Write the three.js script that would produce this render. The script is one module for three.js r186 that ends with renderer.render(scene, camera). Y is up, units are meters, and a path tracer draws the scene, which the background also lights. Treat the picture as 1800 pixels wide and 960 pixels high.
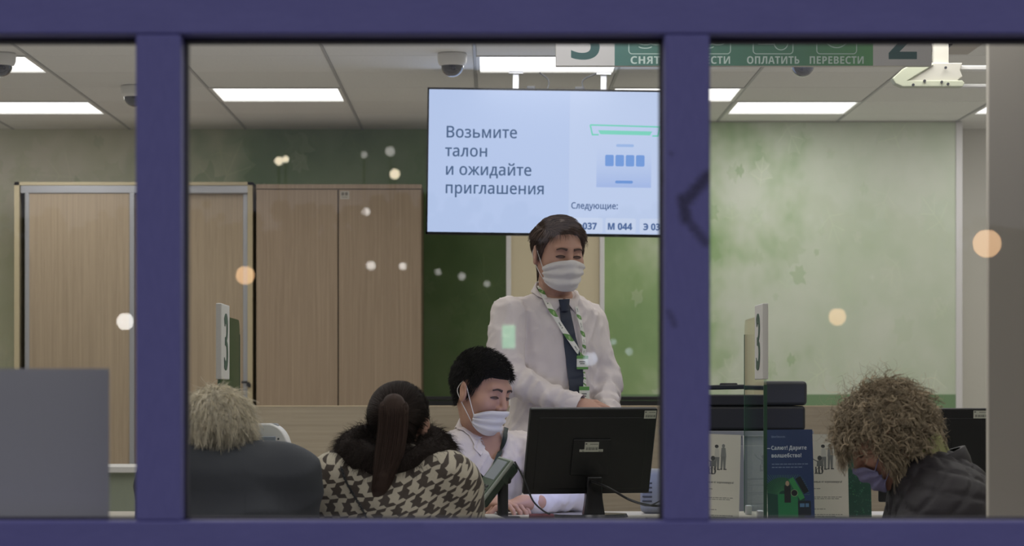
import * as THREE from 'three';
import { RoundedBoxGeometry } from 'three/addons/geometries/RoundedBoxGeometry.js';
import { ImprovedNoise } from 'three/addons/math/ImprovedNoise.js';
import { mergeGeometries } from 'three/addons/utils/BufferGeometryUtils.js';
import { RectAreaLightUniformsLib } from 'three/addons/lights/RectAreaLightUniformsLib.js';
import { FontLoader } from 'three/addons/loaders/FontLoader.js';
import { TextGeometry } from 'three/addons/geometries/TextGeometry.js';

// ------------------------------------------------------------------ camera, sky, exposure
const F = 5000, PX = 865, PY = 690, EYE = 1.15;          // focal length and principal point in photo pixels, eye height
const scene = new THREE.Scene();
const camera = new THREE.PerspectiveCamera(2 * Math.atan(480 / F) * 180 / Math.PI, 1800 / 960, 0.1, 200);
camera.position.set(0, EYE, 0);
camera.setViewOffset(1800, 960, 900 - PX, 480 - PY, 1800, 960);
camera.focus = 9.2; camera.userData.fStop = 5.8;
const renderer = new THREE.WebGLRenderer({ antialias: true });
renderer.toneMapping = THREE.LinearToneMapping;
renderer.toneMappingExposure = 1.0;
renderer.shadowMap.enabled = true; renderer.shadowMap.type = THREE.PCFSoftShadowMap;
scene.background = new THREE.Color().setRGB(0.37, 0.367, 0.42);   // even overcast dusk
RectAreaLightUniformsLib.init();
const LAMP_POWER = 4.05;                                  // radiance of the ceiling panels

// ------------------------------------------------------------------ helpers
const V = (x, y, z) => new THREE.Vector3(x, y, z);
const at = (px, py, D) => V((px - PX) * D / F, EYE + (PY - py) * D / F, -D);
const wx = (px, D) => (px - PX) * D / F, wy = (py, D) => EYE + (PY - py) * D / F;
function rng(s) { return () => { s = (s + 0x6D2B79F5) | 0; let t = Math.imul(s ^ (s >>> 15), 1 | s); t = (t + Math.imul(t ^ (t >>> 7), 61 | t)) ^ t; return ((t ^ (t >>> 14)) >>> 0) / 4294967296; }; }
const NOISE = new ImprovedNoise(), noise = (x, y, z) => NOISE.noise(x, y, z);
const clamp = (x, a = 0, b = 1) => Math.min(b, Math.max(a, x)), lerp = (a, b, t) => a + (b - a) * t;
const smooth = (a, b, x) => { const t = clamp((x - a) / (b - a)); return t * t * (3 - 2 * t); };
const rad = (d) => d * Math.PI / 180;
const hex = (r, g, b) => new THREE.Color().setRGB(r / 255, g / 255, b / 255, THREE.SRGBColorSpace);
const mat = (c, roughness = 0.6, extra = {}) => new THREE.MeshPhysicalMaterial({ color: c, roughness, ...extra });
const used = {};
function numbered(n) { const k = used[n] = (used[n] ?? -1) + 1; return k ? `${n}_${String(k).padStart(3, '0')}` : n; }
function mesh(name, geo, m, parent) {
  const o = new THREE.Mesh(Array.isArray(geo) ? merge(geo) : geo, m);
  o.castShadow = o.receiveShadow = true;
  o.name = parent && parent !== scene ? name : numbered(name);
  (parent ?? scene).add(o); return o;
}
function merge(list) {
  const gs = list.map((g) => { let q = g.index ? g.toNonIndexed() : g.clone(); for (const k of Object.keys(q.attributes)) if (!['position', 'normal', 'uv'].includes(k)) q.deleteAttribute(k); if (!q.attributes.uv) q.setAttribute('uv', new THREE.BufferAttribute(new Float32Array(q.attributes.position.count * 2), 2)); if (!q.attributes.normal) q.computeVertexNormals(); return q; });
  return mergeGeometries(gs);
}
function thing(name, label, category, pos = [0, 0, 0], turn = 0, group) {
  const o = new THREE.Group(); o.name = numbered(name); scene.add(o);
  o.position.set(...(pos.isVector3 ? pos.toArray() : pos)); o.rotation.y = turn;
  o.userData = { label, category }; if (group) o.userData.group = group;
  return o;
}
function tag(o, label, category, group) { Object.assign(o.userData, { label, category }); if (group) o.userData.group = group; return o; }
function struct(o, label, category) { Object.assign(o.userData, { kind: 'structure', label, category }); return o; }
const box = (w, h, d, x = 0, y = 0, z = 0) => new THREE.BoxGeometry(w, h, d).translate(x, y, z);
const rbox = (w, h, d, r = 0.004, x = 0, y = 0, z = 0, s = 2) => new RoundedBoxGeometry(w, h, d, s, Math.min(r, w / 2.01, h / 2.01, d / 2.01)).translate(x, y, z);
// a box between two x, two y and two z values, its uv in metres
function slab(x0, x1, y0, y1, z0, z1, r = 0) {
  const g = r ? rbox(x1 - x0, y1 - y0, z1 - z0, r) : box(x1 - x0, y1 - y0, z1 - z0);
  metreUV(g); return g.translate((x0 + x1) / 2, (y0 + y1) / 2, (z0 + z1) / 2);
}
function metreUV(g) {
  const p = g.attributes.position, n = g.attributes.normal, uv = new Float32Array(p.count * 2);
  for (let i = 0; i < p.count; i++) {
    const ax = Math.abs(n.getX(i)), ay = Math.abs(n.getY(i)), az = Math.abs(n.getZ(i));
    const [u, v] = az >= ax && az >= ay ? [p.getX(i), p.getY(i)] : ax >= ay ? [p.getZ(i), p.getY(i)] : [p.getX(i), p.getZ(i)];
    uv[2 * i] = u; uv[2 * i + 1] = v;
  }
  g.setAttribute('uv', new THREE.BufferAttribute(uv, 2)); return g;
}
const cyl = (r0, r1, h, x = 0, y = 0, z = 0, n = 24) => new THREE.CylinderGeometry(r0, r1, h, n).translate(x, y, z);
function tube(pts, r, n = 24, sides = 8, closed = false) { return new THREE.TubeGeometry(new THREE.CatmullRomCurve3(pts, closed), n, r, sides, closed); }
// ------------------------------------------------------------------ computed textures
function canvasTex(w, h, draw, opt = {}) {
  const c = document.createElement('canvas'); c.width = w; c.height = h; draw(c.getContext('2d'), w, h);
  const t = new THREE.CanvasTexture(c); t.colorSpace = opt.data ? THREE.NoColorSpace : THREE.SRGBColorSpace;
  t.wrapS = t.wrapT = opt.repeat ? THREE.RepeatWrapping : THREE.ClampToEdgeWrapping; t.magFilter = THREE.LinearFilter; t.anisotropy = 8;
  if (opt.repeat) t.repeat.set(...opt.repeat);
  return t;
}
function dataTex(w, h, fn, opt = {}) {                  // fn(u, v) -> [r, g, b] 0..255
  const d = new Uint8Array(w * h * 4);
  for (let y = 0; y < h; y++) for (let x = 0; x < w; x++) { const c = fn(x / w, y / h); d.set([clamp(c[0], 0, 255), clamp(c[1], 0, 255), clamp(c[2], 0, 255), 255], (y * w + x) * 4); }
  const t = new THREE.DataTexture(d, w, h); t.colorSpace = opt.data ? THREE.NoColorSpace : THREE.SRGBColorSpace;
  t.wrapS = t.wrapT = THREE.RepeatWrapping; t.magFilter = t.minFilter = THREE.LinearFilter; if (opt.repeat) t.repeat.set(...opt.repeat); t.needsUpdate = true; return t;
}
// tileable wood: grain runs along v
function woodTex(base, seed, amp = 1) {
  const P2 = Math.PI * 2;
  return dataTex(512, 512, (u, v) => {
    const cx = Math.cos(u * P2), sx = Math.sin(u * P2), cv = Math.cos(v * P2), sv = Math.sin(v * P2);
    const warp = noise(cx * 1.2 + seed, sx * 1.2, cv * 0.5 + sv * 0.3);
    const a = noise(cx * 9 + warp * 1.6 + seed, sx * 9, cv * 0.5 + seed), b = noise(cx * 34 + seed, sx * 34 + warp, sv * 1.4), c = noise(cx * 70, sx * 70 + seed, cv * 4 + sv * 3);
    const k = (a * 10 + b * 9 + c * 7) * amp;
    return [base[0] + k, base[1] + k * 0.95, base[2] + k * 0.85];
  });
}
const rot = (t, a) => { t.center.set(0, 0); t.rotation = a; return t; };

// ------------------------------------------------------------------ shared materials
const M = {
  frame: mat(hex(86, 84, 140), 0.55, { clearcoat: 0.1, clearcoatRoughness: 0.5 }),
  plaster: mat(hex(226, 224, 216), 0.9), ceiling: mat(hex(228, 227, 223), 0.9), tbar: mat(hex(176, 176, 174), 0.5),
  white: mat(hex(225, 224, 220), 0.45), offwhite: mat(hex(205, 202, 190), 0.5), alu: mat(hex(190, 192, 198), 0.35, { metalness: 0.6 }),
  black: mat(hex(19, 20, 24), 0.5), blackGloss: mat(hex(20, 21, 24), 0.18), darkGrey: mat(hex(58, 60, 64), 0.55), grey: mat(hex(130, 132, 134), 0.55),
  greenGrey: mat(hex(150, 158, 140), 0.6), darkGreen: mat(hex(44, 82, 62), 0.5), steel: mat(hex(170, 172, 175), 0.3, { metalness: 0.9 }),
  cream: mat(hex(214, 202, 172), 0.7), trim: mat(hex(222, 220, 220), 0.5),
};
const wood = woodTex([180, 162, 138], 3.1); wood.repeat.set(1 / 0.5, 1 / 1.6);
const wood2 = woodTex([168, 148, 126], 8.7); wood2.repeat.set(1 / 0.5, 1 / 1.7);
const woodH = rot(woodTex([166, 154, 134], 5.3, 0.8), Math.PI / 2); woodH.repeat.set(1 / 0.5, 1 / 1.4);
M.wood = mat(new THREE.Color(1, 1, 1), 0.55, { map: wood }); M.wood2 = mat(new THREE.Color(1, 1, 1), 0.55, { map: wood2 }); M.woodH = mat(new THREE.Color(1, 1, 1), 0.55, { map: woodH });
M.edge = mat(hex(205, 192, 158), 0.6);

// ------------------------------------------------------------------ room shell
const ZF = -4.74, ZB = -14.69, XL = -3.67, XR = 3.53, HC = 2.51;
const floorTex = dataTex(512, 512, (u, v) => { const k = noise(u * 40, v * 40, 1) * 9 + noise(u * 8, v * 8, 4) * 8; return [214 + k, 210 + k, 204 + k]; });
struct(mesh('floor', slab(XL, XR, -0.2, 0, ZB, -4.6), mat(new THREE.Color(1, 1, 1), 0.4, { map: floorTex })), 'pale stone floor of the bank hall', 'floor');
struct(mesh('wall_left', slab(XL - 0.2, XL, -0.2, HC + 0.2, ZB - 0.2, -4.6), M.plaster), 'plain pale wall on the left of the hall', 'wall');
struct(mesh('wall_right', slab(XR, XR + 0.2, -0.2, HC + 0.2, ZB - 0.2, -4.6), M.plaster), 'plain pale wall on the right of the hall', 'wall');
const pavTex = dataTex(512, 512, (u, v) => { const k = noise(u * 60, v * 60, 2) * 14 + noise(u * 6, v * 6, 4) * 10; return [78 + k, 78 + k, 82 + k]; });
pavTex.repeat.set(0.5, 0.5);
struct(mesh('pavement', slab(-40, 40, -0.22, -0.02, -4.6, 160), mat(new THREE.Color(1, 1, 1), 0.85, { map: pavTex })), 'dark asphalt pavement outside the window', 'pavement');
// ceiling: a slab with 60 cm tiles and bars between them
const GX = -0.07, GD = 11.48;
const ceil = struct(mesh('ceiling', slab(XL - 0.2, XR + 0.2, HC + 0.012, HC + 0.2, ZB - 0.2, -4.6), M.ceiling), 'suspended ceiling of pale square tiles with thin metal bars', 'ceiling');
const lampCells = [[-4, 0], [-4, 3], [-2, 2], [0, 0], [2, 3], [1, 2], [4, 3], [-2, -2], [0, -3], [2, -1], [-4, -4], [4, -1], [-2, -5], [0, -6], [2, -4], [4, -5], [-2, -9], [1, -9], [3, -8], [-4, -8]];
const isLamp = new Set(lampCells.map(String));
const tileGeos = [0, 1].map((k) => slab(-0.294, 0.294, -0.006, 0.006, -0.297, 0.297, 0.003));
const tileTex = dataTex(256, 256, (u, v) => { const k = noise(u * 60, v * 60, 7) * 7 + noise(u * 120, v * 120, 3) * 5; return [230 + k, 229 + k, 225 + k]; }); tileTex.repeat.set(1.7, 1.7);
const tileMats = [mat(new THREE.Color(1, 1, 1), 0.9, { map: tileTex }), mat(new THREE.Color(0.96, 0.96, 0.955), 0.9, { map: tileTex })];
const trand = rng(5);
for (let c = -6; c < 6; c++) for (let r = -11; r < 6; r++) {
  if (isLamp.has(`${c},${r}`)) continue;
  const x = GX + 0.6 * (c + 0.5), z = -(GD + 0.6 * (r + 0.5));
  if (z < ZB + 0.1) { if (r === 5) { const t = mesh('tile', slab(-0.294, 0.294, -0.006, 0.006, -0.1, 0.1), tileMats[0], ceil); t.position.set(x, HC + 0.006, -14.585); } continue; }
  const t = mesh('tile', tileGeos[0], tileMats[trand() > 0.6 ? 1 : 0], ceil); t.position.set(x, HC + 0.006, z);
}
for (let c = -6; c <= 6; c++) mesh('bar', slab(GX + 0.6 * c - 0.0055, GX + 0.6 * c + 0.0055, HC - 0.003, HC + 0.006, ZB, -4.9), M.tbar, ceil);

// mural: printed foliage on the back walls (print only)
function leaf(g, x, y, s, a, col, vein) {
  g.save(); g.translate(x, y); g.rotate(a); g.scale(s, s); g.beginPath(); g.moveTo(0, -1);
  for (const [px, py, qx, qy] of [[0.18, -0.55, 0.62, -0.62], [0.45, -0.3, 0.42, -0.18], [0.8, -0.1, 0.95, 0.2], [0.5, 0.2, 0.4, 0.32], [0.3, 0.6, 0, 0.62], [-0.3, 0.6, -0.4, 0.32], [-0.5, 0.2, -0.95, 0.2], [-0.8, -0.1, -0.42, -0.18], [-0.45, -0.3, -0.62, -0.62], [-0.18, -0.55, 0, -1]]) g.quadraticCurveTo(px, py, qx, qy);
  g.fillStyle = col; g.fill();
  if (vein) { g.strokeStyle = vein; g.lineWidth = 0.03; g.beginPath(); g.moveTo(0, 0.8); g.lineTo(0, -0.9); g.moveTo(0, 0.4); g.lineTo(0.8, 0.15); g.moveTo(0, 0.4); g.lineTo(-0.8, 0.15); g.moveTo(0, 0); g.lineTo(0.5, -0.5); g.moveTo(0, 0); g.lineTo(-0.5, -0.5); g.stroke(); }
  g.restore();
}
function mural(w, h, pick, seed, n, faint) {
  const R = rng(seed);
  return canvasTex(w, h, (g) => {
    for (let y = 0; y < h; y += 4) for (let x = 0; x < w; x += 4) {      // soft out-of-focus foliage
      const u = x / w, v = y / h, k = noise(x * 0.004, y * 0.004, seed) * 0.9 + noise(x * 0.012, y * 0.012, seed + 5) * 0.4 + noise(x * 0.03, y * 0.03, seed + 9) * 0.16;
      const c = pick(u, v, k); g.fillStyle = `rgb(${c[0] | 0},${c[1] | 0},${c[2] | 0})`; g.fillRect(x, y, 4, 4);
    }
    for (let i = 0; i < n; i++) {
      const x = R() * w, y = R() * h, s = 14 + R() * R() * 90, c = pick(x / w, y / h, (R() - 0.5) * 2.2), al = faint * (0.35 + 0.65 * R());
      leaf(g, x, y, s, R() * 6.3, `rgba(${c[0] | 0},${c[1] | 0},${c[2] | 0},${al})`, R() > 0.4 ? `rgba(${c[0] + 34 | 0},${c[1] + 34 | 0},${c[2] + 22 | 0},${al * 0.8})` : null);
    }
  });
}
const mix3 = (a, b, t) => [lerp(a[0], b[0], t), lerp(a[1], b[1], t), lerp(a[2], b[2], t)];
// left wall runs x -3.67 .. 0.6; u = 0.27 at the left of the picture
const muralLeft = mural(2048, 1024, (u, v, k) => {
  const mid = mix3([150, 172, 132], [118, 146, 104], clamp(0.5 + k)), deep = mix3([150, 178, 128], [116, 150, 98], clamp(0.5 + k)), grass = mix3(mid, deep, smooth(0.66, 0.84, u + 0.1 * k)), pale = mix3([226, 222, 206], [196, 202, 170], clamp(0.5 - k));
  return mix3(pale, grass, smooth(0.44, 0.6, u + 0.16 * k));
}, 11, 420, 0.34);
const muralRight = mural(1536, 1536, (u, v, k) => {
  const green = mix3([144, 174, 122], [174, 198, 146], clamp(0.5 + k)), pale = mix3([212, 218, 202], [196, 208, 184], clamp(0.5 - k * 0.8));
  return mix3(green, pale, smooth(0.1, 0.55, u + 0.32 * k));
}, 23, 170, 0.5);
function printed(w, h, tex, roughness = 0.75) { return new THREE.MeshPhysicalMaterial({ map: tex, roughness }); }
const wallBack = struct(mesh('wall_back', slab(XL - 0.2, XR + 0.2, -0.2, HC + 0.2, ZB - 0.2, ZB), M.plaster), 'back wall of the hall', 'wall');
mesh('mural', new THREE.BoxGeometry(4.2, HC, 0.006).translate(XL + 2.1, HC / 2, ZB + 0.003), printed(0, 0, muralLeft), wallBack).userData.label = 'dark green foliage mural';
const xp1 = wx(1690, 14.26);
const partition = struct(mesh('wall_partition', slab(0.5, xp1, 0, HC, -14.66, -14.26), mat(hex(214, 212, 200), 0.8)), 'free-standing wall section faced with a pale green leaf mural', 'wall');
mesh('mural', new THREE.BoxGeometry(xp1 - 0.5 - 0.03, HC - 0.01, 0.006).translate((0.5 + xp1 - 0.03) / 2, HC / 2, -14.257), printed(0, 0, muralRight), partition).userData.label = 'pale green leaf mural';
mesh('edge_strip', slab(xp1 - 0.03, xp1 + 0.004, 0, HC - 0.004, -14.27, -14.245, 0.004), M.trim, partition).userData.label = 'white edge strip';
mesh('base_strip', slab(0.5, xp1 - 0.03, 0.95, 1.14, -14.254, -14.25), mat(hex(120, 150, 112), 0.6), partition).userData.label = 'plain green dado strip';
const pillar = struct(mesh('wall_pillar', slab(wx(896, 14), wx(1056, 14), 0, HC, -14.25, -14), M.cream), 'cream pillar under the ticket screen', 'pillar');
for (const p of [894, 1058]) mesh('corner_strip', slab(wx(p, 14) - 0.012, wx(p, 14) + 0.012, 0, HC - 0.003, -14.012, -13.985, 0.004), M.trim, pillar).userData.label = 'white corner strip';
struct(mesh('wall_column', slab(wx(1733, 6.53), 1.75, 0, HC, -6.53, -6.5, 0.004), mat(hex(232, 226, 212), 0.85)), 'plain grey-beige panel just inside the window, at the right edge', 'column');

// ------------------------------------------------------------------ front wall and window
const FD = 4.56, k1 = FD / F;
const yT = EYE + 630 * k1, yB = EYE - 226 * k1, xm = [[-690, -610], [238, 318], [1168, 1248], [2098, 2178]].map((p) => p.map((q) => (q - PX) * k1));
const x0 = xm[0][0] - 0.0, x1 = xm[3][1];
struct(mesh('wall_front', [slab(XL - 0.2, x0, -0.2, 3.4, ZF, -4.6), slab(x1, XR + 0.2, -0.2, 3.4, ZF, -4.6), slab(x0, x1, -0.2, yB - 0.11, ZF, -4.6), slab(x0, x1, yT + 0.14, 3.4, ZF, -4.6)], mat(hex(120, 118, 122), 0.9)), 'outer wall around the blue window', 'wall');
const win = new THREE.Group(); win.name = 'window_1'; scene.add(win); struct(win, 'wide window with chipped blue-violet painted frame', 'window');
const paint = (smudge) => dataTex(256, 1024, (u, v) => {
  let k = noise(u * 30, v * 120, 3) * 3 + noise(u * 9, v * 26, 8) * 4 + noise(u * 90, v * 360, 1) * 3, c = [124 + k, 123 + k, 186 + k];
  if (smudge) {                                          // scuff marks on the right-hand mullion, 805 photo pixels tall
    const X = u * 80, Y = (1 - v) * 856;
    const seg = (ax, ay, bx, by, w) => { const t = clamp(((X - ax) * (bx - ax) + (Y - ay) * (by - ay)) / ((bx - ax) ** 2 + (by - ay) ** 2)); return smooth(w, w * 0.15, Math.hypot(X - ax - t * (bx - ax), Y - ay - t * (by - ay)) + noise(u * 24, v * 150, 5) * 5); };
    const d = Math.max(seg(76, 250, 34, 298, 17), seg(32, 290, 38, 325, 16), seg(38, 325, 72, 366, 13) * 0.75, seg(8, 490, 18, 512, 9) * 0.5, seg(10, 209, 13, 212, 5) * 0.6);
    c = mix3(c, [56, 54, 82], d * clamp(0.72 + noise(u * 40, v * 300, 9) * 0.6));
  }
  return c;
});
const paintPlain = paint(false); 
M.frame = mat(new THREE.Color(1, 1, 1), 0.5, { map: paintPlain });
const frameSmudge = mat(new THREE.Color(1, 1, 1), 0.5, { map: paint(true) });
mesh('top_rail', slab(x0, x1, yT, yT + 0.15, -FD - 0.10, -FD, 0.004), M.frame, win);
mesh('bottom_rail', slab(x0, x1, yB - 0.12, yB, -FD - 0.10, -FD, 0.004), M.frame, win);
xm.forEach(([a, b], i) => {
  const g = rbox(b - a, yT - yB, 0.095, 0.004), p = g.attributes.position, uv = g.attributes.uv;
  for (let j = 0; j < p.count; j++) uv.setXY(j, p.getX(j) / (b - a) + 0.5, p.getY(j) / (yT - yB) + 0.5);
  const o = mesh('mullion', g, i === 2 ? frameSmudge : M.frame, win); o.position.set((a + b) / 2, (yT + yB) / 2, -FD - 0.0495 + 0.001);
  if (i === 2) o.userData.label = 'mullion with a dark angular scuff mark';
});
for (let i = 0; i < 3; i++) mesh('rebate', [slab(xm[i][1], xm[i + 1][0], yT - 0.006, yT + 0.001, -FD - 0.095, -FD - 0.05), slab(xm[i][1], xm[i + 1][0], yB - 0.001, yB + 0.003, -FD - 0.095, -FD - 0.05), slab(xm[i][1] - 0.001, xm[i][1] + 0.004, yB, yT, -FD - 0.095, -FD - 0.05), slab(xm[i + 1][0] - 0.004, xm[i + 1][0] + 0.001, yB, yT, -FD - 0.095, -FD - 0.05)], mat(hex(52, 50, 66), 0.7), win);
const glass = new THREE.MeshPhysicalMaterial({ color: 0xffffff, roughness: 0, transmission: 1, thickness: 0, ior: 1.6 });
for (let i = 0; i < 3; i++) { const p = mesh('pane', new THREE.PlaneGeometry(xm[i + 1][0] - xm[i][1], yT - yB).translate((xm[i + 1][0] + xm[i][1]) / 2, (yT + yB) / 2, -FD - 0.07), glass, win); p.castShadow = false; }

// ------------------------------------------------------------------ ceiling lights
const lampGlow = new THREE.MeshStandardMaterial({ color: 0xffffff, emissive: new THREE.Color(1, 0.99, 0.97), emissiveIntensity: 1.6, roughness: 0.6 });
const lampFrameGeo = merge([slab(-0.295, 0.295, -0.008, 0.008, -0.295, -0.28), slab(-0.295, 0.295, -0.008, 0.008, 0.28, 0.295), slab(-0.295, -0.28, -0.008, 0.008, -0.28, 0.28), slab(0.28, 0.295, -0.008, 0.008, -0.28, 0.28)]);
const lampLabels = {
  '-4,0': 'bright square ceiling panel light at the upper left corner, behind a dome camera', '-4,3': 'bright ceiling panel light at left above the sliding wardrobe', '-2,2': 'bright ceiling panel light left of the ticket screen, above the hinged cabinet',
  '0,0': 'bright ceiling panel light over the ticket screen, partly behind the number 3 tile', '2,3': 'bright ceiling panel light on the right, above the pale mural', '1,2': 'ceiling panel light just behind the top right edge of the ticket screen', '4,3': 'ceiling panel light cut off by the right-hand column',
};
for (const [c, r] of lampCells) {
  const t = thing('ceiling_light', lampLabels[`${c},${r}`] ?? 'square ceiling panel light above the customers, out of the picture', 'ceiling light', [GX + 0.6 * (c + 0.5), HC + 0.004, -(GD + 0.6 * (r + 0.5))], 0, lampLabels[`${c},${r}`] ? 'ceiling panel lights' : 'ceiling panel lights out of view');
  mesh('frame', lampFrameGeo, M.white, t); const d = mesh('diffuser', slab(-0.28, 0.28, -0.001, 0.007, -0.28, 0.28), lampGlow, t); d.castShadow = false;
  const l = new THREE.RectAreaLight(new THREE.Color(1, 0.98, 0.95), LAMP_POWER, 0.555, 0.555); l.name = 'panel_lamp'; l.position.set(0, -0.012, 0); l.lookAt(l.position.x, -10, l.position.z); l.rotation.set(-Math.PI / 2, 0, 0); t.add(l);
}
// dome cameras
const domeGlass = mat(hex(40, 44, 52), 0.08, { clearcoat: 1 });
for (const [px, D, label] of [[2, 11.4, 'white ceiling dome camera at the far left edge'], [795, 11.4, 'white ceiling dome camera beside the ticket screen'], [236, 12.6, 'ceiling dome camera half hidden by the left mullion'], [1411, 11.4, 'ceiling dome camera below the word on the green hanging sign']]) {
  const t = thing('dome_camera', label, 'camera', [wx(px, D), HC - 0.006, -D], 0, 'ceiling dome cameras');
  mesh('housing', new THREE.LatheGeometry([[0, 0.006], [0.056, 0.006], [0.06, 0], [0.058, -0.03], [0.052, -0.042], [0.046, -0.045]].map((p) => new THREE.Vector2(...p)), 32), M.white, t);
  mesh('dome', new THREE.LatheGeometry(Array.from({ length: 12 }, (_, i) => new THREE.Vector2(0.046 * Math.cos(i / 11 * Math.PI / 2), -0.043 - 0.046 * Math.sin(i / 11 * Math.PI / 2))), 32), domeGlass, t);
}
// ticket screen hung from the ceiling
{
  const D = 12, s = D / F, W = 459 * s, H = 258 * s, c = at(979.5, 285.5, D);
  const t = thing('ticket_screen', 'large lit display with ticket notice text hanging from the ceiling', 'screen', c);
  const face = new THREE.Group(); t.rotation.z = rad(-0.75);
  const tex = canvasTex(1808, 1000, (g) => {
    g.scale(4, 4); g.fillStyle = 'rgb(186,205,242)'; g.fillRect(0, 0, 452, 250); g.fillStyle = 'rgb(194,211,244)'; g.fillRect(247, 0, 205, 250);
    const put = (s, x, y, w, font, col) => { g.font = font; g.fillStyle = col; const m = g.measureText(s).width; g.save(); g.translate(x, y); if (w) g.scale(w / m, 1); g.fillText(s, 0, 0); g.strokeStyle = col; g.lineWidth = 0.55; g.strokeText(s, 0, 0); g.restore(); };
    const ink = 'rgb(62,92,132)';
    g.lineWidth = 0.7; const bold = put; put('Возьмите', 29, 84, 127, '28px sans-serif', ink); put('талон', 29, 117, 76, '28px sans-serif', ink); put('и ожидайте', 29, 149.5, 153, '28px sans-serif', ink); put('приглашения', 29, 182, 176, '28px sans-serif', ink);
    put('Следующие:', 251, 206, 83, '15px sans-serif', 'rgb(70,98,145)');
    g.fillStyle = 'rgba(206,219,246,0.9)'; for (const x of [254, 312, 372]) { g.beginPath(); g.roundRect(x, 222, 53, 26, 3); g.fill(); }
    put('В 037', 258, 242, 39, 'bold 16px sans-serif', 'rgb(74,104,156)'); put('М 044', 315, 242, 44, 'bold 16px sans-serif', 'rgb(74,104,156)'); put('Э 037', 378, 242, 39, 'bold 16px sans-serif', 'rgb(74,104,156)');
    g.strokeStyle = 'rgb(112,214,190)'; g.lineWidth = 2.6; g.beginPath(); g.moveTo(283, 59); g.lineTo(406, 61); g.lineTo(402, 77); g.lineTo(392, 77); g.moveTo(283, 59); g.lineTo(287, 76); g.lineTo(298, 76); g.stroke();
    g.fillStyle = 'rgb(122,216,194)'; g.beginPath(); g.moveTo(297, 68); g.lineTo(392, 69); g.lineTo(388, 76); g.lineTo(301, 75); g.fill();
    const gr = g.createLinearGradient(0, 92, 0, 169); gr.addColorStop(0, 'rgba(190,208,243,0)'); gr.addColorStop(1, 'rgb(164,187,236)'); g.fillStyle = gr; g.fillRect(295, 80, 96, 88);
    g.fillStyle = 'rgb(158,188,236)'; g.beginPath(); g.roundRect(329, 92, 31, 5, 2); g.fill(); g.fillStyle = 'rgb(104,150,220)'; g.beginPath(); g.roundRect(328, 156, 31, 5, 2.5); g.fill();
    g.fillStyle = 'rgb(112,156,224)'; for (let i = 0; i < 4; i++) { g.beginPath(); g.roundRect(310 + i * 18, 111, 15, 20, 2.5); g.fill(); }
  });
  mesh('housing', rbox(W, H, 0.05, 0.006, 0, 0, -0.028), M.black, t);
  mesh('bezel', [slab(-W / 2, W / 2, H / 2 - 0.008, H / 2, -0.004, 0.003), slab(-W / 2, W / 2, -H / 2, -H / 2 + 0.01, -0.004, 0.003), slab(-W / 2, -W / 2 + 0.007, -H / 2, H / 2, -0.004, 0.003), slab(W / 2 - 0.007, W / 2, -H / 2, H / 2, -0.004, 0.003)], M.blackGloss, t);
  const scr = mesh('screen', new THREE.PlaneGeometry(W - 0.014, H - 0.018).translate(0, 0.001, 0.001), new THREE.MeshStandardMaterial({ color: 0x05070a, roughness: 0.4, emissive: 0xffffff, emissiveMap: tex, emissiveIntensity: 0.92 }), t);
  const l = new THREE.RectAreaLight(new THREE.Color(0.55, 0.65, 0.9), 0.5, W - 0.04, H - 0.04); l.name = 'screen_light'; l.position.set(0, 0, 0.02); l.rotation.set(0, Math.PI, 0); // RectAreaLight shines along -z, turned to +z
  t.add(l);
  const up = HC - c.y;
  for (const px of [905, 932, 1017, 1060]) { const x = (px - 979.5) * s; mesh('bracket', px === 905 || px === 1060 ? [slab(x - 0.012, x + 0.012, H / 2 - 0.1, up - 0.002, -0.075, -0.055), slab(x - 0.03, x + 0.03, up - 0.012, up - 0.002, -0.1, -0.03)] : [slab(x - 0.018, x + 0.018, H / 2 - 0.02, H / 2 + 0.016, -0.07, -0.045, 0.003)], px === 905 || px === 1060 ? M.alu : M.darkGrey, t); }
  for (const [px, d] of [[955, 0.02], [1035, -0.03]]) { const x = (px - 979.5) * s; mesh('cable', tube([V(x, H / 2 - 0.03, -0.06), V(x + d, H / 2 + 0.04, -0.07), V(x - d, up - 0.004, -0.06)], 0.0035, 14, 6), M.darkGrey, t); }
}
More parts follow.
